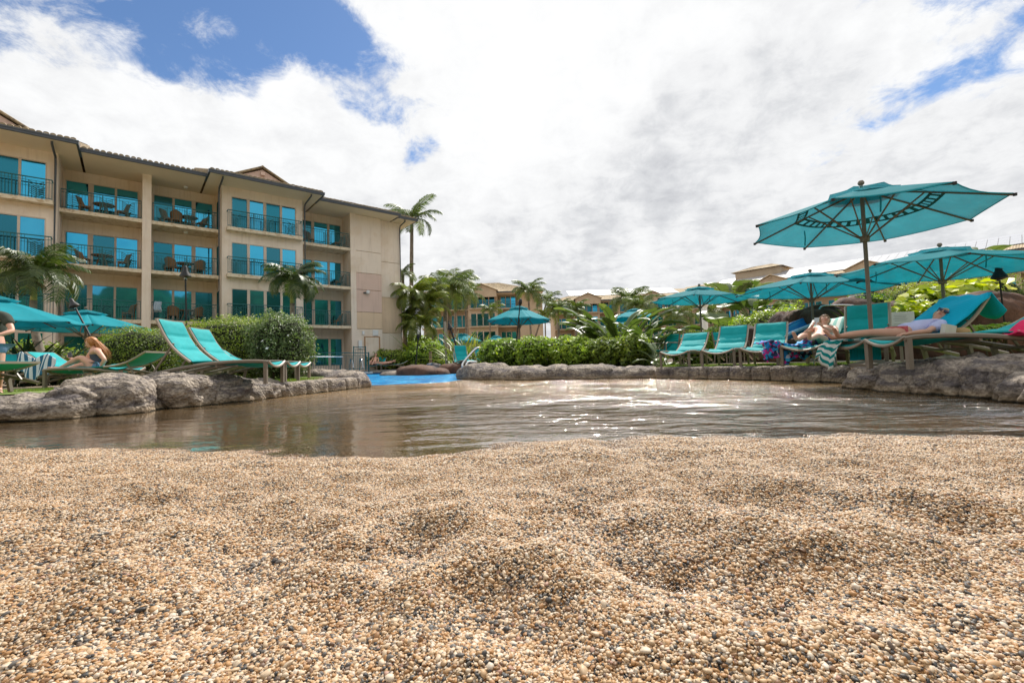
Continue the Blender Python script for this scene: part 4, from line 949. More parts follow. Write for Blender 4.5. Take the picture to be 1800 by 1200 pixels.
MBLD = building('apartment_building', 'distant beige block with solar panels behind the bird of paradise plants', (mxl, mY, 0), rad(0), FZ, 11.3, fbays(0, [('rec', 3.4), ('proj', 4.7), ('rec', 3.4), ('col', .5), ('rec', 3.4), ('proj', 4.7), ('rec', 3.4), ('blank', 2)]),
    [(-.8, 26.3, -1.4)], detail=1, roof=(1, 0), tilem=m_tilef, gables=[(5.8, 2.5, -2.2, 1.0, 11.7), (17.5, 2.5, -2.2, 1.0, 11.7)], seed=5)
rz = rad(-49.3); rl = (40.6-math.cos(rz)*14, 75.6-math.sin(rz)*14, 0)
RB = building('apartment_building', 'long beige block at the right with solar panels covering its roof', rl, rz, FZ, 11.7, fbays(0, [('rec', 3.4), ('proj', 4.7), ('rec', 3.4), ('col', .5), ('rec', 3.4), ('proj', 4.7), ('rec', 3.5), ('rec', 3.4), ('proj', 4.7), ('rec', 3.4), ('col', .5), ('rec', 3.4), ('proj', 4.7), ('rec', 3.5), ('rec', 3.4), ('proj', 4.7)]),
    [(-1, 56.0, -1.4)], detail=1, roof=(0, 0), tilem=m_tilef, gables=[(5.8, 2.5, -2.4, 1.0, 12.1), (17.5, 2.5, -2.4, 1.0, 12.1), (29.5, 2.5, -2.4, 1.0, 12.1)], seed=6)
def solar(B, x0, x1, r0, r1, y0, z0, sl_, pw=1.0, ph=1.65, lab=None):
    m_sol = mat('solar panel', (.42, .43, .46), .3, .06, .5, spec=.6)
    me = MB().box(0, pw-.04, 0, (ph-.04), 0, .05).mesh('solar_panel'); me.materials.append(m_sol)
    a = math.atan(sl_); n = int((x1-x0)/pw)
    for i in range(n):
        for k in range(r0, r1):
            d = k*ph; obj('solar_panel', me, None, B, loc=(x0+i*pw, y0+d*math.cos(a), z0+d*math.sin(a)), rot=(a, 0, 0))
solar(RB, 6, 54, 1, 5, -.9, 12.02+.12, .36)
solar(MBLD, 3, 24, 2, 5, -1.0, 11.6+.12, .36)
m = MB().box(9, 16.5, 5.2, 9.5, 13.5, 15.6); rm = obj('roof_turret', m, m_wallf, RB); m = MB(); hip(m, 8.4, 17.1, 4.6, 10.1, 15.61, 16.6); obj('turret_roof', m, m_tilef, rm)

# ================================================================== FENCES
def fence(label, a, b, H, z0, posts, gap=.115):
    a = Vector(a); b = Vector(b); L = (b-a).length; t = thing('metal_fence', label, 'fence', (a.x, a.y, z0), math.atan2(b.y-a.y, b.x-a.x))
    obj('rail', MB().box(0, L, -.02, .02, H-.05, H), m_rail, t); obj('rail', MB().box(0, L, -.018, .018, .1, .14), m_rail, t)
    obj('rail', MB().box(0, L, -.017, .017, H-.2, H-.17), m_rail, t)
    n = max(1, int(L/posts))
    for i in range(n+1): obj('post', MB().box(i*L/n-.03, i*L/n+.03, -.031, .031, -.1, H+.03), m_rail, t)
    m = MB()
    for i in range(1, int(L/gap)): m.box(i*gap-.009, i*gap+.009, -.009, .009, .14, H-.2)
    obj('balusters', m, m_rail, t)['kind'] = 'stuff'
fence('long teal metal fence along the foot of the large apartment block', (-17.5, 16.4), (-9.6, 30.4), 1.2, .26, 2.2)
ga = atY(622, 640, 31); gb = atY(643, 640, 31.4)
fence('taller teal gate panel at the end of the long fence by the pool ladders', (ga.x, 31, 0), (gb.x, 31.4, 0), 1.65, .26, .8)
fb = atY(762, 640, 38); fa = atY(812, 640, 38)
fence('short teal fence behind the far pool rocks at centre', (fb.x, 38, 0), (fa.x, 38, 0), 1.2, .26, 1.2)

# ================================================================== VEGETATION
def zat(px, py, Y): return atY(px, py, Y).z
HG = 'clipped hedges'
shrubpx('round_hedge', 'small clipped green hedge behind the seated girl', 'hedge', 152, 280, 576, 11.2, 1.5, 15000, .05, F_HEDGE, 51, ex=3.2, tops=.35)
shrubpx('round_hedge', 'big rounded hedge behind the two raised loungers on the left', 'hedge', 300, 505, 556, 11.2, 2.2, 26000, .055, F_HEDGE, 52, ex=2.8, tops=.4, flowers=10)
shrubpx('glinting_shrub', 'loose shrub with pale glinting leaves at the right end of the big rounded hedge', 'shrub', 425, 532, 551, 10.6, 1.5, 13000, .065, F_GLINT, 53, ex=2.3, lump=.3, tops=.3, flowers=30)
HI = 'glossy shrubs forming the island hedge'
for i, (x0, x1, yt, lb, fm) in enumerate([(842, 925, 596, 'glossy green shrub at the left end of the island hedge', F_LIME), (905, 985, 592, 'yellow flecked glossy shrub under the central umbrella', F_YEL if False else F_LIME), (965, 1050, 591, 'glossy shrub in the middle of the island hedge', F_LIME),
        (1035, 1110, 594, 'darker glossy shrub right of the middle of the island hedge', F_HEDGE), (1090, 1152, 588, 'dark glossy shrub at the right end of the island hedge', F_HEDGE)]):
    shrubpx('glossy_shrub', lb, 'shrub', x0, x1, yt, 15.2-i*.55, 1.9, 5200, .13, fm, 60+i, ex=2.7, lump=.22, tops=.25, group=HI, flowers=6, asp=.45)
shrubpx('flowering_shrub', 'dark green flowering shrub beside the far pool under the end wall', 'shrub', 645, 725, 615, 34., 2.6, 5000, .2, F_HEDGE, 70, lump=.3, flowers=40, tops=.3)
shrubpx('leafy_shrub', 'bright green leafy shrub behind the far pool rocks', 'shrub', 712, 780, 600, 33., 3, 4500, .26, F_LIME, 71, lump=.35, tops=.3, asp=.35)
shrubpx('leafy_shrub', 'low green bush at the right foot of the wooden post', 'shrub', 752, 790, 622, 34.5, 2, 2200, .2, F_LIME, 72, lump=.3)
strapplant('dark strap leaved plant behind the lounger with the raised backrest at far left', (atY(48, 640, 10.8).x, 10.8, .25), 1.35, 90, 73, F_DARK, w=.06)
strapplant('dark strap leaved plant behind the striped towel', (atY(105, 640, 11.4).x, 11.4, .25), 1.1, 80, 74, F_DARK, w=.06)
strapplant('golden green spiky plant under the two small umbrellas', (atY(812, 640, 30).x, 30, .25), 2.9, 110, 75, F_PALMY, w=.035, name='spiky_plant')
strapplant('golden green spiky plant left of the island hedge', (atY(838, 640, 27).x, 27, .25), 2.2, 80, 76, F_PALMY, w=.035, name='spiky_plant')
strapplant('bright upright ginger plant beside the corner of the large block', (atY(725, 640, 33.5).x, 36.0, .25), 3.1, 70, 77, F_LIME, w=.09, name='ginger_plant')
strapplant('bright ginger plant right of the thin black torch', (atY(752, 640, 35).x, 36.5, .25), 2.8, 60, 78, F_LIME, w=.09, name='ginger_plant')
BP = 'bird of paradise plants on the island'
for i, (px, Y, H, nl, lb) in enumerate([(1078, 15.6, 3.3, 34, 'tallest bird of paradise plant rising from the middle of the island'), (1104, 14.9, 2.8, 26, 'broad bird of paradise plant right of the tallest one'), (1048, 16.4, 2.4, 26, 'bird of paradise plant left of the tallest one'),
        (1150, 13.4, 2.1, 24, 'bird of paradise plant at the right end of the island hedge'), (1128, 15.8, 2.5, 20, 'bird of paradise plant behind the right end of the island hedge')]):
    paddleplant(lb, (atY(px, 640, Y).x, Y+.5, .25), H*.9, nl, 80+i, group=BP, spread=.68, wide=.36)
paddleplant('small paddle leaved plant hanging over the last boulder of the island', (atY(1165, 640, 12.2).x, 12.2, .25), 1.0, 12, 88, spread=1.0, name='paddle_plant')
BT = 'banana-like trees by the right-hand block'
for i, (px, yb, yt, Y, tr, sc, lb) in enumerate([(1290, 560, 478, 34, 3.4, 3.6, 'tall banana tree with upright paddle leaves left of the right-hand block'), (1322, 575, 520, 27, 2.2, 2.6, 'banana tree with wide leaves right of the tall one'), (1345, 575, 515, 29, 2.4, 2.4, 'grey green fan leaved tree beside the rockwork'), (1268, 590, 540, 30, 1.4, 2.8, 'low drooping banana tree under the first right umbrella')]):
    paddleplant(lb, (atY(px, 600, Y).x, Y, .3), sc, 12, 90+i, trunk=tr, spread=.9 if i else .7, name='banana_tree', cat='tree', group=BT, wide=1.5)
for i, (px, Y, tr, sc, lb) in enumerate([(1712, 17.5, 3.0, 1.6, 'banana tree rising behind the second umbrella from the right edge'), (1738, 16.6, 2.8, 1.3, 'thin trunked banana tree beside the right-hand torch'), (1672, 18.5, 2.9, 1.5, 'banana tree partly behind the right umbrella canopy')]):
    paddleplant(lb, (atY(px, 600, Y).x, Y, .3), sc, 10, 95+i, trunk=tr, spread=1.0, name='banana_tree', cat='tree', group=BT, wide=1.5)
# right-hand garden
RG = 'shrubs in the right-hand garden'
for i, (x0, x1, yt, Y, dp, n, lf, fm, zb, lb) in enumerate([
    (1192, 1262, 580, 14.0, 1.6, 4500, .11, F_LIME, .25, 'bright shrub behind the farthest right loungers'), (1245, 1320, 575, 14.6, 1.6, 5000, .11, F_LIME, .25, 'bright shrub with white flowers left of the small rock slide'),
    (1300, 1345, 556, 18, 1.8, 3000, .13, F_LIME, .25, 'green bush behind the low end of the slide'), (1332, 1392, 545, 17, 2, 4500, .12, F_HEDGE, .25, 'dark green bush left of the blue slide'), (1372, 1440, 536, 19, 2, 4000, .13, F_LIME, .25, 'light green bush above the blue slide'),
    (1575, 1622, 503, 15.5, 1.6, 6500, .05, F_HEDGE, .3, 'small dark clipped ball hedge on the right-hand mound'), (1608, 1668, 490, 15, 1.7, 9000, .05, F_YEL, .3, 'yellow green clipped hedge beside the right umbrella pole'), (1655, 1730, 482, 15.8, 1.6, 7000, .06, F_HEDGE, .3, 'clipped hedge behind the right umbrella pole'),
    (1728, 1830, 472, 13.4, 1.8, 15000, .05, F_HEDGE, .3, 'long clipped hedge at the right edge of the picture'), (1520, 1600, 512, 14.8, 1.5, 3800, .1, F_LIME, .3, 'loose green bush behind the tall raised lounger back')]):
    shrubpx('garden_shrub', lb, 'shrub', x0, x1, yt, Y, dp, n, lf, fm, 100+i, zb=zb, ex=2.8 if lf < .07 else 2.3, lump=.12 if lf < .07 else .3, group=RG, tops=.4, flowers=8 if i == 1 else 0)
def bigleaf(label, px, py, Y, W, H, n, seed, lf=.26, fm=None):
    r = np.random.default_rng(seed); c = atY(px, py, Y); t = thing('variegated_plant', label, 'plant', (c.x, Y, .3), 0, 'yellow leaved plants on the mound')
    z0 = max(0, c.z-.3-H/2)
    P = np.stack([r.normal(0, W*.25, n), r.normal(0, .3, n), z0+np.abs(r.uniform(0, H, n))], 1); P[:, 2] -= (P[:, 0]/W)**2*H*.9
    k = P[:, 2] > .05; P = P[k]; n = len(P)
    obj('leaves', leafmesh('leaves', P, np.tile([0, -.35, .9], (n, 1)), lf, r, r.normal(.62, .25, n), .85, .45, hexa=True), fm or F_YEL, t)['kind'] = 'stuff'
    m = MB(); 
    for i in range(7): m.tube([(r.normal(0, W*.1), 0, 0), (r.normal(0, W*.2), 0, z0+H*.7)], .015, 4)
    obj('stem', m, m_bark, t)
bigleaf('mass of bright yellow green variegated leaves spilling down the mound', 1655, 528, 11.6, 2.0, .75, 380, 120)
bigleaf('yellow leaved plant at the top of the mound under the umbrella', 1690, 512, 12.0, 1.5, .55, 240, 121)
bigleaf('yellow green leaves beside the white notice board', 1600, 556, 10.8, 1.3, .8, 260, 122, .2)
bigleaf('low light green plant in front of the brown rock wall', 1755, 580, 8.2, 1.3, .22, 420, 123, .1, F_LIME)
bigleaf('low light green plant behind the head of the lying woman', 1705, 588, 8.6, .9, .2, 260, 124, .1, F_LIME)
strapplant('green strap leaved plant left of the umbrella pole', (atY(1512, 560, 11.5).x, 11.5, .9), .75, 70, 125, F_LIME, w=.06)
strapplant('orange tinged croton plant on the mound', (atY(1555, 540, 12.5).x, 12.5, 1.1), .7, 70, 126, F_YEL, w=.09, name='croton_plant')
# brown rockwork
GB = 'brown artificial rockwork'
def rockY(x0, x1, yt, yb, Y, depth, seed, label, **k):
    a = atY(x0, yb, Y); b = atY(x1, yb, Y); tp = atY((x0+x1)/2, yt, Y).z; zb = .15
    return rock(((a.x+b.x)/2, Y+depth*.4, (tp+zb)/2-.02), ((b.x-a.x)*1.1, depth, (tp-zb)*1.15), 0, seed, label, mt=m_brock, group=GB, name='rockwork', **k)
rockY(1428, 1530, 538, 600, 12.4, 2.0, 201, 'large brown rockwork mass behind the reclining woman with the phone', sub=5)
rockY(1500, 1572, 562, 612, 11.6, 1.6, 202, 'brown rockwork behind the tall raised lounger back')
rockY(1352, 1440, 597, 632, 12.2, 1.6, 203, 'brown rock below the blue slide between two loungers')
rockY(1300, 1360, 575, 590, 13.6, 1.0, 204, 'long low brown rock at the foot of the slide')
rockY(1703, 1850, 512, 585, 10.2, 1.6, 205, 'large smooth brown rock wall at the right edge', sub=5, rough=.4, crack=.4)
rockY(1590, 1720, 556, 600, 10.3, 1.2, 206, 'brown rock under the yellow leaved plants')
rockY(1560, 1650, 528, 560, 12.6, 1.4, 207, 'dark brown rock on the mound left of the umbrella pole')
rockY(1370, 1420, 552, 575, 14.5, 1.2, 208, 'small brown rock above the blue slide')
rockY(1480, 1560, 524, 570, 13.6, 1.2, 209, 'brown rock half hidden behind the umbrella pole')
mb = MB(); nx, ny = 30, 14; Xm = np.zeros((nx, ny, 3))
for i in range(nx):
    for j in range(ny):
        x = 6.5+i*.75; y = 12.2+j*.9; e = min(1, i/6)*min(1, (nx-1-i)/3)*min(1, j/3)*min(1, (ny-1-j)/3); Xm[i, j] = (x, y, .2+1.25*e+.12*math.sin(i*1.3+j))
struct(obj('garden_mound', MB().grid(Xm).mesh('garden_mound', smooth=True), m_soil))
F_PALMD = foliage('deep palm leaflets', [(0, (.02, .035, .010)), (.5, (.055, .09, .02)), (1, (.19, .22, .07))], trans=.2)
# palms
palmpx('small palm in front of the large block at far left with a green crownshaft', 98, 640, 64, 482, 14.5, 160, 26, 301, bend=-.35, r0=.10, shaft=.9, mt=F_PALMD, skirt=50)
palmpx('small palm in front of the middle bays of the large block', 517, 640, 513, 494, 17.5, 118, 24, 302, r0=.10, shaft=.9, kind='f', mt=F_PALMD)
palmpx('tall coconut palm behind the far corner of the large block', 722, 640, 724, 388, 44, 112, 15, 303, r0=.2, shaft=0, kind='c')
palmpx('shorter coconut palm showing beside the downpipe of the large block', 712, 640, 708, 482, 40, 60, 14, 304, r0=.15, shaft=0)
for i, (bx, cx_, cy_, Y, sp, nf, mt_, lb, k) in enumerate([
    (784, 782, 512, 41, 125, 20, F_PALM, 'largest palm of the central group with a thick grey trunk', dict(r0=.2, shaft=1.2)),
    (800, 800, 498, 52, 85, 15, F_PALM, 'palm rising highest behind the central block roof', dict(r0=.15)),
    (822, 818, 520, 48, 75, 14, F_PALM, 'palm in front of the hipped roof of the central block', dict(r0=.14)),
    (776, 745, 540, 38, 110, 18, F_PALMY, 'yellowing areca palm left of the central palms', dict(r0=.1, kind='f')),
    (727, 722, 520, 37, 105, 18, F_PALMY, 'yellow green areca palm beside the end wall of the large block', dict(r0=.09, kind='f')),
    (742, 738, 572, 36, 100, 16, F_PALMY, 'low areca palm under the taller yellow green ones', dict(r0=.08, kind='f')),
    (716, 713, 560, 38, 80, 14, F_PALM, 'dense areca palm touching the corner of the large block', dict(r0=.08, kind='f')),
    (937, 928, 512, 58, 78, 16, F_PALM, 'palm behind the central umbrella with a slim trunk', dict(r0=.14, kind='c')),
    (925, 962, 528, 62, 60, 12, F_PALM, 'smaller palm right of the slim trunked one', dict(r0=.12)),
    (984, 981, 545, 42, 60, 15, F_PALM, 'first of the two foxtail palms behind the island hedge', dict(r0=.13, shaft=1.3, kind='f')),
    (1015, 1012, 545, 40, 64, 15, F_PALM, 'second of the two foxtail palms behind the island hedge', dict(r0=.13, shaft=1.3, kind='f')),
    (1105, 1103, 530, 50, 90, 16, F_PALM, 'dark palm behind the tallest bird of paradise plant', dict(r0=.14)),
    (1128, 1126, 540, 46, 80, 14, F_PALM, 'palm half hidden by the bird of paradise leaves', dict(r0=.14)),
    (1195, 1190, 555, 44, 80, 15, F_PALM, 'dark palm below the first right umbrella', dict(r0=.14)),
    (960, 958, 555, 60, 55, 12, F_PALMY, 'pale palm between the central umbrella and the foxtail palms', dict(r0=.1)),
    (1250, 1250, 548, 42, 65, 13, F_PALM, 'palm between the white column and the banana trees', dict(r0=.12)),
    (1385, 1386, 532, 34, 60, 14, F_PALM, 'palm left of the slide in front of the right-hand block', dict(r0=.1)),
    (860, 862, 545, 60, 50, 12, F_PALM, 'small palm left of the central umbrella', dict(r0=.1))]):
    palmpx(lb, bx, 640, cx_, cy_, Y, sp, nf+4, 310+i, mt=mt_, **k)
for i, (x0, x1, yt, Y, lb) in enumerate([(700, 770, 590, 40, 'dense green bush filling the gap behind the areca palms'), (935, 1010, 608, 36, 'dark bush behind the left half of the island hedge'), (1000, 1100, 604, 38, 'dark bush behind the bird of paradise plants'), (1180, 1260, 592, 34, 'green bush beneath the first right umbrella'),
      (1255, 1330, 570, 30, 'green bush at the feet of the banana trees'), (1395, 1500, 545, 26, 'green bush below the balconies of the right-hand block'), (1480, 1600, 520, 25, 'pale green bush behind the mound'), (-60, 60, 600, 15, 'dark bush at the far left behind the strap leaved plants')]):
    shrubpx('background_bush', lb, 'shrub', x0, x1, yt, Y, 3, 3000, .012*Y**.9, F_HEDGE if i % 2 else F_LIME, 340+i, lump=.3, group='background bushes', tops=.3)
# ================================================================== UMBRELLAS
UG = 'teal market umbrellas'
def umbrella(label, loc, R, zr, za, rot=0., tilt=(0, 0), band=False, base=True, nrib=8):
    """canopy with nrib panels, rim at zr, top at za above loc; tilt is a small lean of the canopy"""
    t = thing('market_umbrella', label, 'umbrella', loc, 0, UG)
    obj('pole', auto(MB().tube([(0, 0, -.05 if not base else .04), (0, 0, za-.05)], .028, 12).mesh('pole')), m_wood if band is None else m_taupe, t)
    if base: obj('base', auto(MB().lathe([(.001, .0), (.3, 0), (.3, .05), (.12, .09), (.05, .12), (.045, .35), (.029, .36)], 20).mesh('base')), m_taupe, t)
    Rm = Euler((tilt[0], tilt[1], 0)).to_matrix(); piv = Vector((0, 0, za))
    def tf(V): return [tuple(Rm @ (Vector(v)-piv) + piv) for v in V]
    h = za-zr; zt = za-.04
    mb = MB(); hem = []
    for i in range(nrib):
        a0, a1 = rot+2*PI*i/nrib, rot+2*PI*(i+1)/nrib; rows = []
        for s in np.linspace(.10, 1, 9):
            row = []
            for q in np.linspace(0, 1, 7):
                p0 = np.array([math.cos(a0), math.sin(a0)])*s*R; p1 = np.array([math.cos(a1), math.sin(a1)])*s*R; p = p0*(1-q)+p1*q
                sag = 4*q*(1-q); p = p*(1-.035*sag*s*s); z = zt-h*(s**1.06)-.05*R/1.6*sag*s+.02*sag*(s**3)
                row.append((p[0], p[1], z))
            rows.append(tf(row))
        mb.grid(np.array(rows)); hem += rows[-1][:-1]
    cn = obj('canopy', mb.mesh('canopy', smooth=True), m_canopy if R < 1.8 and loc[1] < 17 and loc[0] > 0 else m_canopy2, t)
    md = cn.modifiers.new('cloth', 'SOLIDIFY'); md.thickness = .004
    obj('hem', MB().tube(hem+[hem[0]], .008, 5), m_canopy, cn)
    mb = MB()
    for i in range(nrib):
        a0, a1 = rot+2*PI*i/nrib, rot+2*PI*(i+1)/nrib; rows = []
        for s in np.linspace(.02, .30, 4):
            row = []
            for q in np.linspace(0, 1, 5):
                p = (np.array([math.cos(a0), math.sin(a0)])*(1-q)+np.array([math.cos(a1), math.sin(a1)])*q)*s*R; row.append((p[0], p[1], zt+.055-h*.8*s-.03*4*q*(1-q)*s*3))
            rows.append(tf(row))
        mb.grid(np.array(rows))
    vc = obj('vent_cap', mb.mesh('vent_cap', smooth=True), m_canopy, t); md = vc.modifiers.new('cloth', 'SOLIDIFY'); md.thickness = .004
    if band:   # perforated pocket band seen from below
        mb = MB()
        for i in range(nrib):
            a0, a1 = rot+2*PI*i/nrib, rot+2*PI*(i+1)/nrib
            for k in range(10):
                q0, q1 = (k+.08)/10, (k+.92)/10
                for s0, s1 in ((.50, .525), (.585, .61)) + (((.525, .585),) if (k % 2) else ()):
                    V = []
                    for s, q in ((s0, q0 if s0 == .525 else k/10), (s0, q1 if s0 == .525 else (k+1)/10), (s1, q1 if s0 == .525 else (k+1)/10), (s1, q0 if s0 == .525 else k/10)):
                        p = (np.array([math.cos(a0), math.sin(a0)])*(1-q)+np.array([math.cos(a1), math.sin(a1)])*q)*s*R; sag = 4*q*(1-q)
                        V.append((p[0]*(1-.035*sag*s*s), p[1]*(1-.035*sag*s*s), zt-h*(s**1.06)-.05*R/1.6*sag*s-.012))
                    mb.add(tf(V), [(0, 1, 2, 3)])
        obj('pocket_band', mb, mat('dark teal fabric', (.004, .10, .12), .8), cn)
    rb = []
    for i in range(nrib):
        a = rot+2*PI*i/nrib; d = np.array([math.cos(a), math.sin(a)])
        P = [(d[0]*s*R, d[1]*s*R, zt-h*(s**1.06)-.022) for s in (.03, .3, .6, .85, 1.01)]
        r_ = obj('rib', MB().tube(tf(P), .016, 4, flat=.7), m_wood, t)
        P = [(d[0]*.04, d[1]*.04, za-h-.30), (d[0]*.46*R, d[1]*.46*R, zt-h*(.46**1.06)-.03)]
        P = [P[0]]+tf([P[1]]); obj('strut', MB().tube(P, .014, 4, flat=.7), m_wood, r_)
        e = tf([(d[0]*1.01*R, d[1]*1.01*R, zt-h-.02)])[0]; obj('rib_cap', MB().lathe([(.001, -.02), (.02, -.02), (.022, .015), (.001, .02)], 8, c=e), m_black, r_)
    obj('hub', auto(MB().lathe([(.029, -.05), (.06, -.045), (.065, .0), (.06, .04), (.029, .045)], 14, c=(0, 0, za-h-.30)).mesh('hub')), m_taupe, t)
    obj('finial', auto(MB().lathe([(.001, 0), (.02, 0), (.022, .03), (.04, .045), (.045, .07), (.03, .1), (.001, .105)], 12, c=tf([(0, 0, za+.0)])[0]).mesh('finial')), m_taupe, t)
    m = MB()
    for i in (2, 5):
        a = rot+2*PI*(i+.5)/nrib; x, y = math.cos(a)*R*.62, math.sin(a)*R*.62; z = zt-h*.62-.06
        q = tf([(x, y, z), (x+.01, y, z-.12), (x, y, z-.26)]); m.tube(q, .010, 4)
    obj('tie_strap', m, m_canopy, t)
    return t
k = 1.55/1.7
umbrella('largest teal umbrella leaning over the right-hand loungers with its underside showing', (5.967*k, 7.551*k, .24), 1.55, .46+2.226*k-.24, .46+2.226*k-.24+.50, rot=-.069-PI/8*0, band=True, tilt=(0, .025))
def umbpx(label, ax_, ay_, Y, R, h, rot=.2, tilt=(0, 0), dx=0):
    a = atY(ax_, ay_, Y); return umbrella(label, (a.x, Y, .24), R, a.z-.24-h, a.z-.24, rot=rot, tilt=tilt)
umbpx('teal umbrella at the right edge with its pole standing in the yellow leaved plants', 1652, 436, 9.3, 1.72, .40, rot=.25, tilt=(.02, .05))
umbpx('teal umbrella with open underside behind the big one, left of its pole', 1424, 480, 11.9, 1.78, .42, rot=.1, tilt=(.02, .03))
umbpx('teal umbrella farthest back in the right-hand row above the first two loungers', 1229, 504, 15.8, 1.65, .42, rot=.3, tilt=(.02, .03))
umbpx('dark teal umbrella tip half hidden behind the pole of the biggest umbrella', 1520, 486, 15.0, 1.0, .25, rot=.15)
umbpx('bright teal umbrella with a scalloped edge above the island hedge at centre', 912, 537, 20.5, 1.50, .68, rot=.32, tilt=(-.02, .02))
umbpx('small distant teal umbrella above the two central loungers', 815, 586, 38, 1.50, .62, rot=.1)
umbpx('small distant teal umbrella peeping over the left end of the island hedge', 872, 589, 37, 1.35, .6, rot=.3)
umbpx('teal umbrella behind the standing person at the left edge of the picture', -18, 517, 10.2, 1.62, .62, rot=.1, tilt=(.03, 0))
umbpx('wide teal umbrella in front of the large block above the seated girl', 151, 545, 13.6, 1.68, .52, rot=.05)
for i, (x, y, Y, lb) in enumerate([(1115, 542, 26, 'distant teal umbrella seen through the tallest bird of paradise leaves'), (1088, 562, 28, 'distant teal umbrella low behind the bird of paradise plants')]): umbpx(lb, x, y, Y, 1.5, .55, rot=.2*i)

# ================================================================== LOUNGERS
LG = 'teal cushioned sun loungers'
def puffy(prof, hw, th_, nseg, sag=0., along=None):
    """cushion along a profile (x,z) list with cross seams; returns MB"""
    P = np.array(prof, float); n = 10*nseg+1; s = np.linspace(0, 1, n); t_ = np.linspace(0, 1, len(P)); x = np.interp(s, t_, P[:, 0]); z = np.interp(s, t_, P[:, 1])
    T = np.stack([np.gradient(x), np.gradient(z)], 1); T /= np.linalg.norm(T, axis=1)[:, None]; Nn = np.stack([-T[:, 1], T[:, 0]], 1)
    puff = .35+.65*np.abs(np.sin(s*nseg*PI))**.45; ny = 11; yy = np.linspace(-1, 1, ny); top = np.zeros((n, ny, 3)); bot = np.zeros((n, ny, 3))
    for j, y in enumerate(yy):
        e = (1-abs(y)**6); sg = -sag*(1-y*y); hh = th_*puff*max(.25, e)*(1+.10*np.sin(s*37+y*4)*np.sin(s*11+j))
        top[:, j, 0] = x+Nn[:, 0]*(hh+sg); top[:, j, 2] = z+Nn[:, 1]*(hh+sg); top[:, j, 1] = y*hw
        bot[:, j, 0] = x+Nn[:, 0]*(sg-.006); bot[:, j, 2] = z+Nn[:, 1]*(sg-.006); bot[:, j, 1] = y*hw
    m = MB(); m.grid(top[:, ::-1]); m.grid(bot)
    ring = lambda A, B: m.grid(np.stack([A, B], 1))
    ring(top[:, 0], bot[:, 0]); ring(bot[:, -1], top[:, -1]); ring(bot[0], top[0]); ring(top[-1], bot[-1]); return m
LC = {}
def lounger_parts(ang, arch):
    key = (round(ang, 2), arch)
    if key in LC: return LC[key]
    hw = .315; ps = []
    rail = [(-.02, .335), (.10, .355), (.45, .36), (.85, .335), (1.2, .285), (1.55, .215), (1.88, .13)] if arch else [(-.02, .335), (.3, .35), (.9, .345), (1.4, .335), (1.88, .33)]
    rz_ = lambda x: np.interp(x, [p[0] for p in rail], [p[1] for p in rail])
    xs = np.linspace(-.02, 1.88, 20)
    for sd in (-1, 1): ps.append(('side_rail', auto(MB().tube([(x, sd*hw, rz_(x)-.01) for x in xs], .027, 6, flat=.75).mesh('side_rail')), m_taupe))
    for sd in (-1, 1):
        ps.append(('leg', MB().bar((.02, sd*hw, 0), (.02, sd*hw, .335), .048).mesh('leg'), m_taupe))
        ps.append(('leg', MB().bar((1.42, sd*hw, 0), (1.36, sd*hw, rz_(1.36)), .044).mesh('leg'), m_taupe))
    yy = np.linspace(-hw, hw, 9)
    ps.append(('foot_bar', auto(MB().tube([(-.015, y, .345-.085*(1-(y/hw)**2)**1.0) for y in yy], .020, 6).mesh('foot_bar')), m_taupe_l))
    for x in (.72, 1.36): ps.append(('crossbar', MB().bar((x, -hw, rz_(x)-.05), (x, hw, rz_(x)-.05), .03).mesh('crossbar'), m_taupe))
    sp = [(x, .345-.06*math.sin(PI*min(1, x/.5))*.5+(.02 if x > .5 else 0)) for x in np.linspace(0, 1.08, 9)]
    ps.append(('seat_pad', puffy(sp, hw-.03, .035, 3, sag=.06).mesh('seat_pad', smooth=True), m_pad))
    hx, hz = 1.08, .36; c, s_ = math.cos(ang), math.sin(ang); L = .80
    bp = [(hx+c*L*t-s_*bow, hz+s_*L*t+c*bow) for t, bow in zip(np.linspace(0, 1, 9), -.055*np.sin(np.linspace(0, 1, 9)*PI*1.15)+np.linspace(0, .0, 9))]
    ps.append(('back_pad', puffy([(a+(-s_)*.012, b+c*.012) for a, b in bp], hw-.03, .045, 3, sag=.02).mesh('back_pad', smooth=True), m_pad))
    for sd in (-1, 1): ps.append(('back_rail', auto(MB().tube([(a, sd*hw*.98, b) for a, b in bp], .021, 6).mesh('back_rail')), m_taupe_l))
    ps.append(('back_top_bar', MB().bar((bp[-1][0], -hw, bp[-1][1]), (bp[-1][0], hw, bp[-1][1]), .034).mesh('back_top_bar'), m_taupe_l))
    for sd in (-1, 1): ps.append(('strut', MB().bar((hx+c*L*.5, sd*hw*.9, hz+s_*L*.5-.03), (hx+.55, sd*hw*.9, rz_(hx+.5)-.03), .022).mesh('strut'), m_taupe))
    LC[key] = ps; return ps
def lounger(label, x, y, hd, ang=40, z=.262, arch=True, sc=1., group=LG):
    """x,y = middle of the foot end; hd = heading of the length (deg from +X)"""
    t = thing('sun_lounger', label, 'sun lounger', (x, y, z), rad(hd), group); t.scale = (sc,)*3
    for nm, me, mt in lounger_parts(rad(ang), arch): obj(nm, me, mt, t)
    return t
def atdeck(px, py): return atz(px, py, .262)
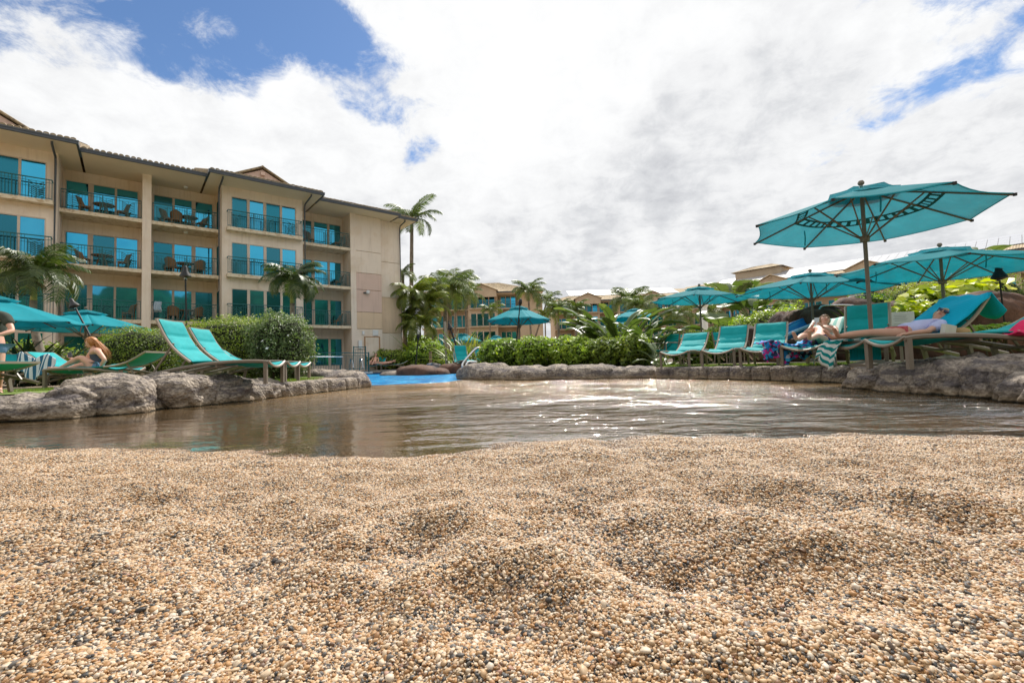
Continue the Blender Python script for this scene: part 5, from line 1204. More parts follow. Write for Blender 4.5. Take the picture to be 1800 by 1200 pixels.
# right row
def rl(px, Y, hd, ang, lb, **k): a = atY(px, 640, Y); return lounger(lb, a.x, Y, hd, ang, **k)
rl(1186, 10.3, 52, 33, 'farthest lounger of the right row, beside the island plants')
rl(1262, 9.5, 52, 42, 'second lounger of the right row with an empty seat and tall back')
rl(1334, 8.6, 52, 40, 'third lounger of the right row with the patterned towel at its foot')
LPH = rl(1412, 7.5, 42, 30, 'lounger of the right row on which the woman with the phone reclines')
rl(1512, 6.95, 47, 56, 'lounger with the tallest raised back behind the umbrella pole')
LW = lounger('near lounger with a bright blue towel over its back carrying the lying woman', 4.52, 6.15, 2, 38)
lounger('nearest right lounger with a flat arched frame running out of the picture', 4.22, 5.15, -6, 16)
# left group
lounger('nearest left lounger with its tall teal back leaning left', -3.72, 7.15, 186, 52)
lounger('second left lounger with raised back just behind the nearest one', -3.98, 8.25, 186, 48)
lounger('low lounger on which the girl sits', -8.64, 8.7, 1, 17)
lounger('lounger whose arched rail runs in from the left edge of the picture', -9.0, 6.65, -4, 3)
lounger('lounger with small raised teal back left of the girl', -8.9, 9.6, 176, 24)
a = atY(100, 640, 9.3); lounger('lounger with a blue striped towel over its raised back', a.x+1.4, 9.5, 185, 24)
a = atY(545, 640, 9.9); lounger('third left lounger of which only the foot end shows', a.x, 9.6, 182, 20)
# central and far loungers
a = atY(835, 640, 24); lounger('central lounger with its upright teal back facing the camera', a.x-.1, 23.4, 118, 62, sc=1.15)
a = atY(862, 640, 24); lounger('central lounger half hidden by the handrail and the island hedge', a.x, 23.8, 112, 55, sc=1.1)
a = atY(800, 640, 25); lounger('low central lounger seen from the side behind the grey palm trunk', a.x+.3, 25, 100, 40)
FGL = 'loungers across the far pool'
a = atY(652, 640, 31.6); lounger('far lounger beside the pool ladders with the upright sunbather', a.x, 31.9, 80, 45, group=FGL)
a = atY(668, 640, 31.9); lounger('far lounger with a sunbather lying flat and bright towels', a.x, 32.2, 10, 15, group=FGL)

# sling chairs behind the right row
CG = 'teal sling chairs behind the right row'
def slingchair(label, px, Y, rz, zb=.262):
    a = atY(px, 640, Y); t = thing('sling_chair', label, 'chair', (a.x, Y, zb), rad(rz), CG)
    obj('seat', puffy([(-.24, .43), (0, .41), (.24, .42)], .24, .03, 1).mesh('seat', smooth=True), m_pad, t)
    obj('backrest', puffy([(.24, .44), (.30, .66), (.36, .90)], .24, .03, 3).mesh('backrest', smooth=True), m_pad, t)
    for sd in (-1, 1):
        obj('arm_frame', auto(MB().tube([(-.26, sd*.27, 0), (-.25, sd*.27, .62), (-.18, sd*.27, .65), (.28, sd*.27, .64)], .016, 6).mesh('arm_frame')), m_taupe, t)
        obj('leg', MB().bar((.30, sd*.27, 0), (.24, sd*.27, .42), .03), m_taupe, t); obj('back_post', MB().bar((.24, sd*.26, .42), (.37, sd*.26, .92), .03), m_taupe, t)
for px, Y, rz, lb in [(1208, 13.6, 100, 'teal sling chair behind the first right lounger'), (1170, 13.3, 30, 'teal sling chair beside the bird of paradise plant at the island end'), (1283, 12.8, 100, 'teal sling chair between the first and second right lounger backs'), (1303, 13.6, 150, 'teal sling chair peeping out left of the second lounger back'), (1130, 14.6, 80, 'teal chair in the shade behind the right end of the island hedge')]:
    slingchair(lb, px, Y, rz)
# round table behind the phone woman with hat and cup
t = thing('side_table', 'low taupe side table behind the woman with the phone', 'table', (atY(1443, 640, 8.9).x, 8.9, .262)); obj('tabletop', MB().lathe([(.001, .50), (.3, .50), (.3, .46), (.001, .46)], 20), m_taupe, t)
for i in range(3): obj('leg', MB().bar((math.cos(i*2.1)*.22, math.sin(i*2.1)*.22, 0), (math.cos(i*2.1)*.2, math.sin(i*2.1)*.2, .46), .03), m_taupe, t)

# ================================================================== TOWELS, HAT, BOARD
def local(t): return Matrix.Translation(t.location) @ Matrix.Rotation(t.rotation_euler[2], 4, 'Z') @ Matrix.Diagonal((*t.scale, 1))
def mapw(t, X):
    Mt = np.array(local(t)); return X @ Mt[:3, :3].T + Mt[:3, 3]
# bright blue towel over the raised back of LW, falling behind
m_btow = stripe_mat('bright blue towel', (.008, .36, .56), (.01, .41, .62), 'uu', 42, .5)
ang = rad(38); c, s_ = math.cos(ang), math.sin(ang); rows = []
for i, q in enumerate(np.linspace(0, 1, 26)):
    row = []
    for j, y in enumerate(np.linspace(-.36, .36, 15)):
        if q < .72: l = q/.72*.86; x = 1.04+c*l; z = .375+s_*l+.05*math.sin(min(1, q/.72)*PI); x -= s_*.055; z += c*.055*.6
        else: l = (q-.72)/.28; x = 1.04+c*.86+l*.20-.03; z = .375+s_*.86+.02-.26*l*(1+.35*math.sin(j*.5))
        w_ = .010*math.sin(j*1.3+q*9)+.014*math.sin(q*14+j*.4)
        row.append((x, y*(1+.05*math.sin(q*5)), z+w_-(.06*(abs(y)/.36)**4 if q < .72 else 0)))
    rows.append(row)
cloth('towel', 'bright blue towel draped over the raised lounger back behind the lying woman', mapw(LW, np.array(rows)), m_btow)
rows = [[(.95+.25*math.sin(i*.2)+i*.02-.2, -.42-.0*j+.01*math.sin(i), .27-j*.016+.01*math.sin(i*.8+j)) for j in range(12)] for i in range(26)]
cloth('towel', 'end of the bright blue towel hanging below the lounger frame of the lying woman', mapw(LW, np.array([[(x-.55, .20+.01*math.sin(x*20), z) for x, y, z in r_] for r_ in rows])), m_btow)
# green striped towel at the foot of LW
rows = []
for i in range(18):
    row = []
    for j in range(22):
        q = j/21; y = .36-i/17*.34
        if q < .3: x = .32-q/.3*.34; z = .395-.03*math.sin(q*5)
        else: x = -.03-.05*math.sin((q-.3)*3)-.10*(q-.3); z = .385-(q-.3)/.7*(.34-.09*math.sin(i*.4))
        row.append((x+.02*math.sin(i*1.2+q*3)*q, y+.10*q*(1 if i < 9 else .3)+.012*math.sin(j*.6), z+.008*math.sin(i*.9+j*.5)))
    rows.append(row)
cloth('towel', 'green and white striped towel hanging off the lounger foot below the bare feet', mapw(LW, np.array(rows)), m_st1)
# striped towel behind phone woman
rows = [[(1.02+c_*.92*0+math.cos(rad(30))*q*.84-.04, y, .40+math.sin(rad(30))*q*.84+.035+.012*math.sin(y*20+q*6)) for y in np.linspace(-.27, .27, 10)] for q in np.linspace(0, 1, 14)]
cloth('towel', 'pale green striped towel behind the head of the woman with the phone', mapw(LPH, np.array(rows)), m_st3)
# patterned towel
m_pat = bpy.data.materials.new('patterned towel'); m_pat.use_nodes = True; nt = m_pat.node_tree; nt.nodes.clear()
tc = N(nt, 'ShaderNodeTexCoord').outputs['Object']; v = N(nt, 'ShaderNodeTexVoronoi', inp={'Vector': tc, 'Scale': 22., 'Randomness': 1.}); s3 = N(nt, 'ShaderNodeSeparateColor', inp={0: v.outputs['Color']}).outputs
cc = ramp(nt, s3[0], [(0, (.02, .03, .10)), (.28, (.01, .22, .60)), (.6, (.03, .40, .70)), (.78, (.55, .03, .28)), (.92, (.5, .6, .8))], 'CONSTANT')
N(nt, 'ShaderNodeOutputMaterial', inp={0: N(nt, 'ShaderNodeBsdfPrincipled', inp={'Base Color': cc, 'Roughness': .95}).outputs[0]})
a = atY(1350, 640, 8.0); rows = []
for i in range(34):
    row = []
    for j in range(20):
        q = j/19; u_ = i/33; x = (u_-.5)*.86; top = .40+.05*math.sin(u_*7)
        if q < .3: yy = .16-q*.8; z = top
        else: yy = -.09-.05*math.sin(i*.9)*(q-.3)-.04; z = top-(q-.3)/.7*(.20+.14*abs(math.sin(u_*3.3+.5))+.05*math.sin(u_*17))
        row.append((x+.02*math.sin(j*.8+i*.5), yy+.015*math.sin(i*1.1+j*.7), z+.012*math.sin(i*1.3+j)))
    rows.append(row)
cloth('towel', 'rumpled blue, purple and pink patterned towel hanging off a right row lounger', np.array(rows), m_pat, loc=(a.x+.22, 7.9, .262))
# left striped towel over raised lounger back
a = atY(97, 640, 9.3); rows = []
for i in range(22):
    row = []
    for j in range(18):
        q = j/17; u_ = i/21; x = -.40+u_*.80+.16*q*(1-u_); z = .60-.34*q**1.3-.08*u_+.035*math.sin(q*6+i*.45)-.10*q*math.sin(u_*3.1); row.append((x, -.1-.14*q+.03*math.sin(i*.9+q*4), z+.03*math.sin(i*.5)))
    rows.append(row)
cloth('towel', 'blue and white striped towel over a lounger back behind the girl feet', np.array(rows), m_st2, loc=(a.x+.02, 9.0, .33))
# pink towel
m_pink = mat('pink towel', (.72, .03, .13), .9, .15, 12, .01, 60); m_greyt = mat('grey bag cloth', (.06, .07, .09), .9, .2, 12)
a = atY(1770, 590, 4.9); rows = []
for i in range(30):
    row = []
    for j in range(16):
        u_, q = i/29, j/15; x = (u_-.5)*.46; y = (q-.5)*.36; z = .15*math.exp(-((u_-.55)/.33)**2-((q-.5)/.38)**2)+.022*math.sin(u_*15+q*4)+.018*math.sin(q*11+u_*7)+.01; row.append((x, y, max(.0, z)))
    rows.append(row)
cloth('towel', 'rumpled bright pink towel lying on the nearest right lounger', np.array(rows), m_pink, loc=(a.x+.06, 4.75, .262+.31))
# sun hat
t = thing('sun_hat', 'tan straw sun hat with a wide white band beside the lying woman', 'hat', (4.52+1.25, 5.86, .262+.355), rad(4))
Rh = Euler((0, rad(-6), 0)).to_matrix()
obj('brim', MB().lathe([(.10, .0), (.19, -.012), (.195, -.016), (.19, -.02), (.10, -.01)], 28).mesh('brim', smooth=True), mat('straw', (.42, .28, .13), .85, .15, 60, .003, 200), t, rot=(0, .06, 0))
obj('crown', MB().lathe([(.102, .0), (.10, .06), (.088, .10), (.05, .118), (.001, .115)], 24).mesh('crown', smooth=True), MATS['straw'], t, rot=(0, .06, 0))
obj('hat_band', MB().lathe([(.1035, .004), (.102, .05), (.103, .052), (.106, .003)], 24).mesh('hat_band'), mat('dark band', (.10, .09, .09), .8), t, rot=(0, .06, 0))
tag(obj('paper_bag', MB().box(-.075, .075, -.03, .03, 0, .17), mat('cream canvas', (.66, .64, .58), .9, .06, 12), loc=(4.52+1.02, 5.80, .262+.345), rot=(.06, .22, .1)), 'upright cream coloured canvas bag next to the straw hat', 'bag')
# notice board
a = atY(1584, 588, 8.6); b = atY(1584, 548, 8.6)
t = thing('notice_board', 'white upright notice board with fine printed lines behind the raised lounger', 'sign', (a.x, 8.6, .262), rad(-18))
obj('board', MB().box(-.22, .22, -.012, .012, b.z-.62-.262, b.z-.262), mat('matte white board', (.62, .62, .66), .7, .03, 3), t)
m = MB(); r_ = random.Random(4)
for i in range(16):
    z = b.z-.262-.07-i*.032; w_ = .16*r_.uniform(.5, 1)
    if i % 5 != 4: m.box(-w_, w_, -.0145, -.0125, z-.004, z+.003)
obj('print_line', m, mat('print grey', (.30, .30, .34), .8), t)['kind'] = 'stuff'
obj('post', MB().box(-.02, .02, .013, .05, 0, b.z-.35), m_taupe, t)

# ================================================================== SLIDE, HANDRAILS, LADDERS
def px3(l): return [tuple(atY(x, y, Y)) for x, y, Y in l]
L = px3([(1440, 556, 13.2), (1415, 561, 12.8), (1392, 570, 12.4), (1375, 579, 12.0), (1362, 588, 11.8)]); Rr = px3([(1458, 560, 12.5), (1436, 568, 12.1), (1412, 578, 11.7), (1392, 586, 11.4), (1378, 592, 11.2)])
L = [Vector(p) for p in L]; Rr = [Vector(p) for p in Rr]; rows = []
for p, q in zip(L, Rr):
    rows.append([tuple(p.lerp(q, s)+Vector((0, 0, -.22*math.sin(s*PI)**.7))) for s in np.linspace(0, 1, 11)])
t = thing('water_slide', 'curving blue water slide set into the brown rockwork', 'slide', (0, 0, 0)); m_slide = mat('blue fibreglass', (.01, .24, .62), .2, .06, 2, spec=.6); 
o = obj('channel', MB().grid(np.array(rows)).mesh('channel', smooth=True), m_slide, t); o.modifiers.new('t', 'SOLIDIFY').thickness = .05
obj('side_lip', MB().tube([p+Vector((0, 0, .02)) for p in L], .04, 8), m_slide, t); obj('side_lip', MB().tube([p+Vector((0, 0, .02)) for p in Rr], .04, 8), mat('pale blue lip', (.30, .55, .80), .3), t)
t = thing('water_slide', 'low far end of the blue slide running left behind the loungers', 'slide', (0, 0, 0))
L = [Vector(p) for p in px3([(1345, 574, 14.6), (1325, 577, 14.6), (1300, 579, 14.6)])]
obj('side_lip', MB().tube(L, .06, 8), m_slide, t); obj('channel', MB().tube([p+Vector((0, .25, -.06)) for p in L], .12, 8, flat=2.), m_slide, t)
def pipe(name, label, cat, pts, r, mt=None, group=None, posts=()):
    m = MB().tube(pts, r, 10); o = obj(name, auto(m.mesh(name)), mt or m_steel); tag(o, label, cat, group); return o
def smoothp(P, n=28):
    P = np.array(P, float)
    for _ in range(3):
        Q = [P[0]]
        for a, b in zip(P[:-1], P[1:]): Q += [a*.75+b*.25, a*.25+b*.75]
        P = np.array(Q+[P[-1]])
    return P
pipe('handrail', 'curved steel handrail rising from the pool at the tip of the island', 'handrail', smoothp(px3([(843, 611, 17.5), (836, 612, 17.4), (815, 636, 17.0), (812, 642, 16.9), (814, 646, 16.9), (820, 648, 16.9)])), .045, m_steel)
pipe('handrail', 'lower white handrail loop behind the steel one', 'handrail', smoothp(px3([(838, 636, 18.5), (824, 634, 18.2), (818, 642, 18.0), (820, 647, 18.)])), .03, m_white)
for i, (x, lb) in enumerate([(615, 'left curved pool ladder rail at the end of the teal fence'), (632, 'right curved pool ladder rail at the end of the teal fence')]):
    pipe('ladder_rail', lb, 'handrail', smoothp(px3([(x, 656, 31), (x, 640, 31), (x+1, 630, 31), (x+4, 631, 30.6), (x+6, 646, 30.4)])), .045, m_steel, 'pool ladder rails')
pipe('handrail', 'white guard rail with short posts on the left of the rockwork top', 'handrail', px3([(1391, 548, 14.8), (1440, 548, 14.2)]), .025, m_white)
for i, x in enumerate((1392, 1409, 1436)):
    a = atY(x, 548, 14.5); tag(obj('rail_post', MB().box(-.02, .02, -.02, .02, -.35, 0), m_white, loc=a), ['leftmost', 'middle', 'rightmost'][i]+' short white post of the guard rail above the slide', 'post', 'guard rail posts')
pipe('handrail', 'bent steel handrail over the top of the brown rockwork', 'handrail', smoothp(px3([(1439, 553, 12.6), (1441, 540, 12.6), (1450, 537, 12.6), (1490, 536, 12.8), (1510, 538, 12.9)])), .028, m_steel)
pipe('handrail', 'steel handrail high behind the umbrella pole', 'handrail', smoothp(px3([(1490, 524, 14.5), (1496, 521, 14.5), (1516, 518, 14.5), (1530, 519, 14.6)])), .028, m_steel)
a = atY(560, 627, 27); b_ = atY(602, 627, 28); pipe('pool_pole', 'long white pool cleaning pole hung along the teal fence', 'pole', [tuple(atY(518, 627, 24.3)), tuple(atY(602, 627, 27.3))], .03, m_white)

# torches and lamps
TG = 'black garden torches'
def torch(label, base, head, s=1., kind='tiki', thick=.022):
    base = Vector(base); head = Vector(head); d = (head-base); t = thing('garden_torch', label, 'torch', base, 0, TG)
    obj('pole', auto(MB().tube([(0, 0, 0), tuple(d)], thick, 8).mesh('pole')), m_black, t)
    q = d.to_track_quat('Z', 'Y').to_euler()
    if kind == 'tiki': prof = [(.03, -.06), (.07, .0), (.11, .10), (.11, .20), (.08, .30), (.04, .36), (.001, .38)]
    else: prof = [(.02, -.04), (.16, .02), (.15, .06), (.07, .20), (.06, .30), (.03, .36), (.001, .37)]
    obj('lamp_head', auto(MB().lathe([(r*s, z*s) for r, z in prof], 14).mesh('lamp_head')), m_black, t, loc=d, rot=q)
    obj('burner', MB().lathe([(.001, -.05*s), (.03*s, -.05*s), (.05*s, -.005*s), (.001, 0)], 10), m_steel, t, loc=d, rot=q)
    return t
def torchpx(label, bx, by, hx_, hy_, Y, zb=.25, **k):
    b = atY(bx, by, Y); h = atY(hx_, hy_, Y); 
    b.z = zb if zb is not None else b.z; torch(label, b, h, **k)
torchpx('tall black lamp post in front of the recessed balconies', 330, 640, 326, 487, 13.5, kind='lamp', s=.95)
torchpx('leaning black torch in front of the wide left umbrella', 158, 590, 132, 540, 12.0, zb=None, kind='lamp', s=.75)
torchpx('black torch standing in front of the bright central umbrella', 903, 640, 914, 536, 15.5, s=.62)
torchpx('leaning black torch above the small distant umbrella', 815, 640, 792, 578, 27, kind='lamp', s=1.1, thick=.05)
torchpx('thin black torch beside the ginger plants', 730, 645, 735, 595, 30, s=.9, thick=.04)
torchpx('black torch with conical hood in front of the brown rock wall at right', 1768, 575, 1757, 490, 9.4, zb=.3, kind='lamp', s=.85, thick=.015)
# grey mast and wooden post by the far rocks, white column
a = atY(785, 642, 30); b = atY(782, 565, 30); tag(obj('grey_mast', MB().tube([a, b], .085, 10), m_taupe_l), 'straight grey mast in front of the largest central palm', 'pole')
a = atY(757, 645, 32); tag(obj('wooden_post', MB().box(-.09, .09, -.09, .09, 0, 1.25), m_wood, loc=(a.x, 32, .2)), 'short wooden post beside the far pool rocks', 'post')
a = atY(768, 645, 34); t = thing('towel_bin', 'dark teal bin with a small white notice behind the far rocks', 'bin', (a.x, 34, .262)); obj('bin_body', MB().box(-.35, .35, -.3, .3, 0, 1.15), mat('dark teal panel', (.01, .10, .11), .6), t); obj('notice', MB().box(-.02, .16, -.312, -.302, .7, .95), m_white, t)
a = atY(1239, 590, 40); tag(obj('white_column', MB().lathe([(.45, 0), (.45, .3), (.32, .4), (.30, 4.6), (.42, 4.8), (.45, 5.0), (.001, 5.01)], 16).mesh('white_column', smooth=False), m_white, loc=(a.x, 40, .2)), 'pale round column behind the farthest right umbrella', 'column')
# red life ring spot etc. depth marker
a = atY(646, 658, 31.05)
tag(obj('depth_marker', MB().box(-.35, .35, -.01, .01, -.07, .07), m_white, loc=(a.x, 31.08, .12)), 'small white depth marker tile on the far pool wall', 'marker')

# ================================================================== PEOPLE
m_hair_r = mat('auburn hair', (.40, .16, .045), .5, .45, 60, .004, 120, spec=.5); m_hair_b = mat('blonde hair', (.42, .30, .16), .5, .35, 60, .004, 120); m_hair_d = mat('light brown hair', (.26, .15, .08), .5, .35, 60, .004, 120)
m_eye = mat('dark eye', (.03, .02, .02), .3); m_lip = mat('lips', (.50, .16, .14), .5)
def skinmesh(name, chains, sub=2, mt=None, parent=None):
    """chains: list of [(pos, radius), ...]; first chain is the main one, others may start at an index tuple (chain, i)"""
    V = []; E = []; Rr_ = []; idx = {}; roots = []
    for ci, ch in enumerate(chains):
        st = None; pts = ch
        if isinstance(ch, tuple): st, pts = ch
        prev = idx[st] if st is not None else None
        if st is None: roots.append(len(V))
        for i, (p, r) in enumerate(pts):
            V.append(tuple(p)); Rr_.append(r); k_ = len(V)-1; idx[(ci, i)] = k_
            if prev is not None: E.append((prev, k_))
            prev = k_
    me = bpy.data.meshes.new(name); me.from_pydata(V, E, []); o = bpy.data.objects.new(name, me); COL.objects.link(o)
    md = o.modifiers.new('skin', 'SKIN'); md.use_smooth_shade = True
    sv = me.skin_vertices[0].data
    for i, r in enumerate(Rr_): sv[i].radius = (r, r) if not hasattr(r, '__len__') else r; sv[i].use_root = i in roots
    md2 = o.modifiers.new('sub', 'SUBSURF'); md2.levels = md2.render_levels = sub
    if mt: me.materials.append(mt)
    if parent: o.parent = parent
    return o
def hand(wr, dr, palm_n, s=1.):
    """five finger chains from a wrist point along dr; palm_n = palm normal"""
    wr = Vector(wr); d = Vector(dr).normalized(); n = Vector(palm_n).normalized(); sd = d.cross(n).normalized(); out = []
    for i, (o_, l) in enumerate([(-.030, .055), (-.010, .068), (.010, .072), (.030, .064)]):
        a = wr+d*.055*s+sd*o_*s; b = a+d*.035*s; c = b+(d*.8+n*.5).normalized()*l*.45*s; e = c+(d*.4+n*.9).normalized()*l*.35*s
        out.append([(a, .010*s), (b, .0095*s), (c, .0085*s), (e, .007*s)])
    a = wr+d*.025*s-sd*.02*s; b = a+(d*.5-sd*.9).normalized()*.035*s; c = b+(d*.9-sd*.3+n*.2).normalized()*.028*s; out.append([(a, .012*s), (b, .011*s), (c, .009*s)])
    return out
def person(label, J, skin, sex=1., scale=1., parts=None):
    """J: world joints. keys: pelvis chest neck head face(dir) shL elL wrL haL ... hipL knL anL toL ..."""
    o0 = Vector(J['pelvis']); t = thing('person', label, 'person', o0)
    P = {k: Vector(v)-o0 for k, v in J.items() if k not in ('face',)}
    s = scale; f = Vector(J['face']).normalized(); up = (P['head']-P['neck']).normalized(); f = (f-up*f.dot(up)).normalized(); hc = P['head']
    mid = lambda a, b, q: a.lerp(b, q)
    ch = [[(P['pelvis'], (.135*s, .11*s)), (mid(P['pelvis'], P['chest'], .5), (.115*s, .09*s)), (P['chest'], (.14*s, .10*s)), (mid(P['chest'], P['neck'], .6), (.11*s, .085*s)), (P['neck'], .050*s), (mid(P['neck'], hc, .45), .048*s), (hc-up*.045*s+f*.02*s, .068*s), (hc, .088*s), (hc+up*.055*s-f*.01*s, .075*s), (hc+up*.095*s-f*.012*s, .03*s)]]
    for S_ in 'LR':
        if 'sh'+S_ in P:
            a, b, c, d = P['sh'+S_], P['el'+S_], P['wr'+S_], P['ha'+S_]
            ch.append(((0, 3), [(a, .052*s), (mid(a, b, .5), .045*s), (b, .037*s), (mid(b, c, .35), .039*s), (c, .025*s), (mid(c, d, .45), (.034*s, .018*s)), (mid(c, d, .75), (.036*s, .015*s))]))
        if 'hip'+S_ in P:
            a, b, c, d = P['hip'+S_], P['kn'+S_], P['an'+S_], P['to'+S_]
            heel = c-(d-c).normalized()*.03*s
            ch.append(((0, 0), [(a, .098*s), (mid(a, b, .45), .083*s), (b, .057*s), (mid(b, c, .35), .058*s), (mid(b, c, .75), .038*s), (c, .036*s), (mid(c, d, .5), (.032*s, .024*s)), (d, (.034*s, .013*s))]))
    for S_ in 'LR':
        if 'ha'+S_ in P:
            c, d = P['wr'+S_], P['ha'+S_]; pn = Vector(J.get('pn'+S_, (0, 0, -1))); ch += hand(tuple(c), d-c, pn, s*1.0)
    # nose
    ch.append([(hc+f*.070*s+up*.012*s, .012*s), (hc+f*.100*s-up*.008*s, .013*s), (hc+f*.085*s-up*.02*s, .010*s)])
    sd = f.cross(up).normalized()
    for q in (-1, 1): ch.append([(hc+sd*q*.080*s-f*.01*s+up*.012*s, .010*s), (hc+sd*q*.088*s-f*.02*s-up*.015*s, .009*s)])
    body = skinmesh('body', ch, 2, skin, t)
    for q in (-1, 1):
        obj('eye', MB().lathe([(.001, -.008), (.008, -.005), (.010, 0), (.008, .005), (.001, .008)], 8), m_eye, t, loc=hc+f*.078*s+sd*q*.030*s+up*.012*s, scale=s)
    m = MB().tube([hc+f*.078*s-up*.045*s-sd*.02*s, hc+f*.088*s-up*.044*s, hc+f*.078*s-up*.045*s+sd*.02*s], .006*s, 6); obj('mouth', m, m_lip, t)
    return t, P, f, up, sd, s, body
def shell(t, name, chains, mt, sub=2): return skinmesh(name, chains, sub, mt, t)
def hair(t, hc, f, up, s, mt, strands, name='hair'):
    m = MB(); V, F = ICO[3]; sd = f.cross(up).normalized(); Bm = np.array([sd[:], f[:], up[:]])
    Q = V.copy(); keep = ~((V[:, 1] > .35) & (V[:, 2] < .45)); Q = Q*np.array([.097, .106, .112])*s; Q = np.where(keep[:, None], Q, Q*.62)
    Q[:, 2] += .012*s; Q[:, 1] -= .014*s; Q += (fbm(V*5+3, 2)*.004)[:, None]*V
    m.add(Q @ Bm + np.array(hc), F)
    for p, r in strands: m.tube(p, r, 7, flat=1.0)
    return obj(name, m.mesh(name, smooth=True), mt, t)

# girl on the left lounger, side view facing left
Yg = 8.7
g_ = lambda x, y, dy=0: atY(x, y, Yg+dy)
J = dict(pelvis=g_(177, 642), chest=g_(171, 622), neck=g_(166, 613), head=g_(160, 603), face=(-1, -.35, -.12), shL=g_(172, 617, -.17), elL=g_(184, 632, -.22), wrL=g_(177, 646, -.2), haL=g_(173, 650, -.2),
         shR=g_(163, 617, .15), elR=g_(150, 634, .18), wrR=g_(130, 632, .1), haR=g_(122, 628, .08), hipL=g_(170, 645, -.09), knL=g_(142, 628, -.1), anL=g_(104, 648, -.1), toL=g_(84, 646, -.1),
         hipR=g_(168, 645, .09), knR=g_(146, 641, .12), anR=g_(112, 650, .12), toR=g_(95, 651, .14), pnL=(-1, 0, 0), pnR=(0, 0, 1))
t, P, f, up, sd, s, body = person('seated girl with long auburn hair, dark tank top and denim shorts on the low lounger', J, m_skin)
mid = lambda a, b, q: a.lerp(b, q)
shell(t, 'tank_top', [[(mid(P['pelvis'], P['chest'], .1), (.148, .125)), (mid(P['pelvis'], P['chest'], .5), (.128, .105)), (P['chest'], (.150, .112)), (mid(P['chest'], P['neck'], .45), (.115, .09))]], mat('slate tank top', (.075, .085, .12), .85, .1, 30))
shell(t, 'denim_shorts', [[(P['pelvis']+Vector((.03, 0, .02)), (.15, .128)), (P['hipL'], .112), (mid(P['hipL'], P['knL'], .22), .102)], ((0, 0), [(P['hipR'], .112), (mid(P['hipR'], P['knR'], .22), .102)])], mat('denim', (.16, .26, .42), .85, .15, 50))
hc = P['head']; st = []
rr = np.random.default_rng(5)
for i in range(150):
    q = i/149; a0 = hc+up*(.085-.12*q)-f*(.06+.035*q)+sd*rr.uniform(-.06, .06); e = hc+Vector((.34+rr.uniform(-.10, .04), rr.uniform(-.09, .05), -.24-.10*q+rr.uniform(-.05, .05)))
    m1 = a0.lerp(e, .35)+Vector((.0, 0, .035)); m2 = a0.lerp(e, .72)+Vector((0, 0, .02)); st.append(([a0, m1, m2, e], [.011, .011, .009, .001]))
hair(t, hc, f, up, 1., m_hair_r, st)
tag(obj('paperback_book', MB().box(-.09, .09, -.06, .06, 0, .03), mat('pale blue cover', (.45, .55, .68), .6), loc=g_(134, 650, -.22)+Vector((0, 0, -.01)), rot=(0, 0, .4)), 'pale blue book lying flat on the lounger beside the girl thigh', 'book')
tag(obj('phone', MB().box(-.035, .035, -.005, .005, 0, .14), mat('dark phone', (.02, .02, .025), .2), loc=g_(124, 628, .04), rot=(-.5, -.6, .2)), 'small dark phone in the raised hand of the seated girl', 'phone')

# standing person at left edge
Ys = 6.9; g2 = lambda x, y, dy=0: atY(x, y, Ys+dy)
J = dict(pelvis=g2(-14, 600), chest=g2(-12, 566), neck=g2(-16, 546), head=g2(-30, 526), face=(-.3, -.9, -.2), shR=g2(10, 556, 0), elR=g2(22, 582, -.05), wrR=g2(0, 588, -.2), haR=g2(-10, 587, -.25),
         shL=g2(-34, 556, 0), elL=g2(-44, 582, 0), wrL=g2(-24, 590, -.2), haL=g2(-14, 590, -.25), hipR=g2(-5, 612), knR=g2(-2, 648, -.03), anR=g2(-2, 684, 0), toR=g2(2, 690, -.18),
         hipL=g2(-23, 612), knL=g2(-24, 650), anL=g2(-26, 684), toL=g2(-26, 690, -.18), pnR=(0, 1, 0), pnL=(0, 1, 0))
t, P, f, up, sd, s, body = person('person standing at the left edge in a dark green t-shirt and denim shorts', J, m_skin, scale=1.)
m_ts = mat('dark green cotton', (.045, .055, .042), .9, .12, 12, .004, 40)
shell(t, 't_shirt', [[(P['pelvis']+Vector((0, 0, .04)), (.175, .14)), (mid(P['pelvis'], P['chest'], .5), (.165, .13)), (P['chest'], (.185, .135)), (mid(P['chest'], P['neck'], .6), (.13, .10))], ((0, 3), [(P['shR'], .075), (mid(P['shR'], P['elR'], .62), .072)]), ((0, 3), [(P['shL'], .075), (mid(P['shL'], P['elL'], .62), .072)])], m_ts)
shell(t, 'denim_shorts', [[(P['pelvis'], (.165, .14)), (P['hipR'], .118), (mid(P['hipR'], P['knR'], .42), .108)], ((0, 0), [(P['hipL'], .118), (mid(P['hipL'], P['knL'], .42), .108)])], MATS['denim'])
hair(t, P['head'], f, up, 1., m_hair_d, [([P['head']+up*.05-f*.08+sd*q, P['head']-up*.06-f*.09+sd*q, P['neck']-up*.02-f*.07+sd*q], [.03, .025, .008]) for q in np.linspace(-.07, .07, 9)])

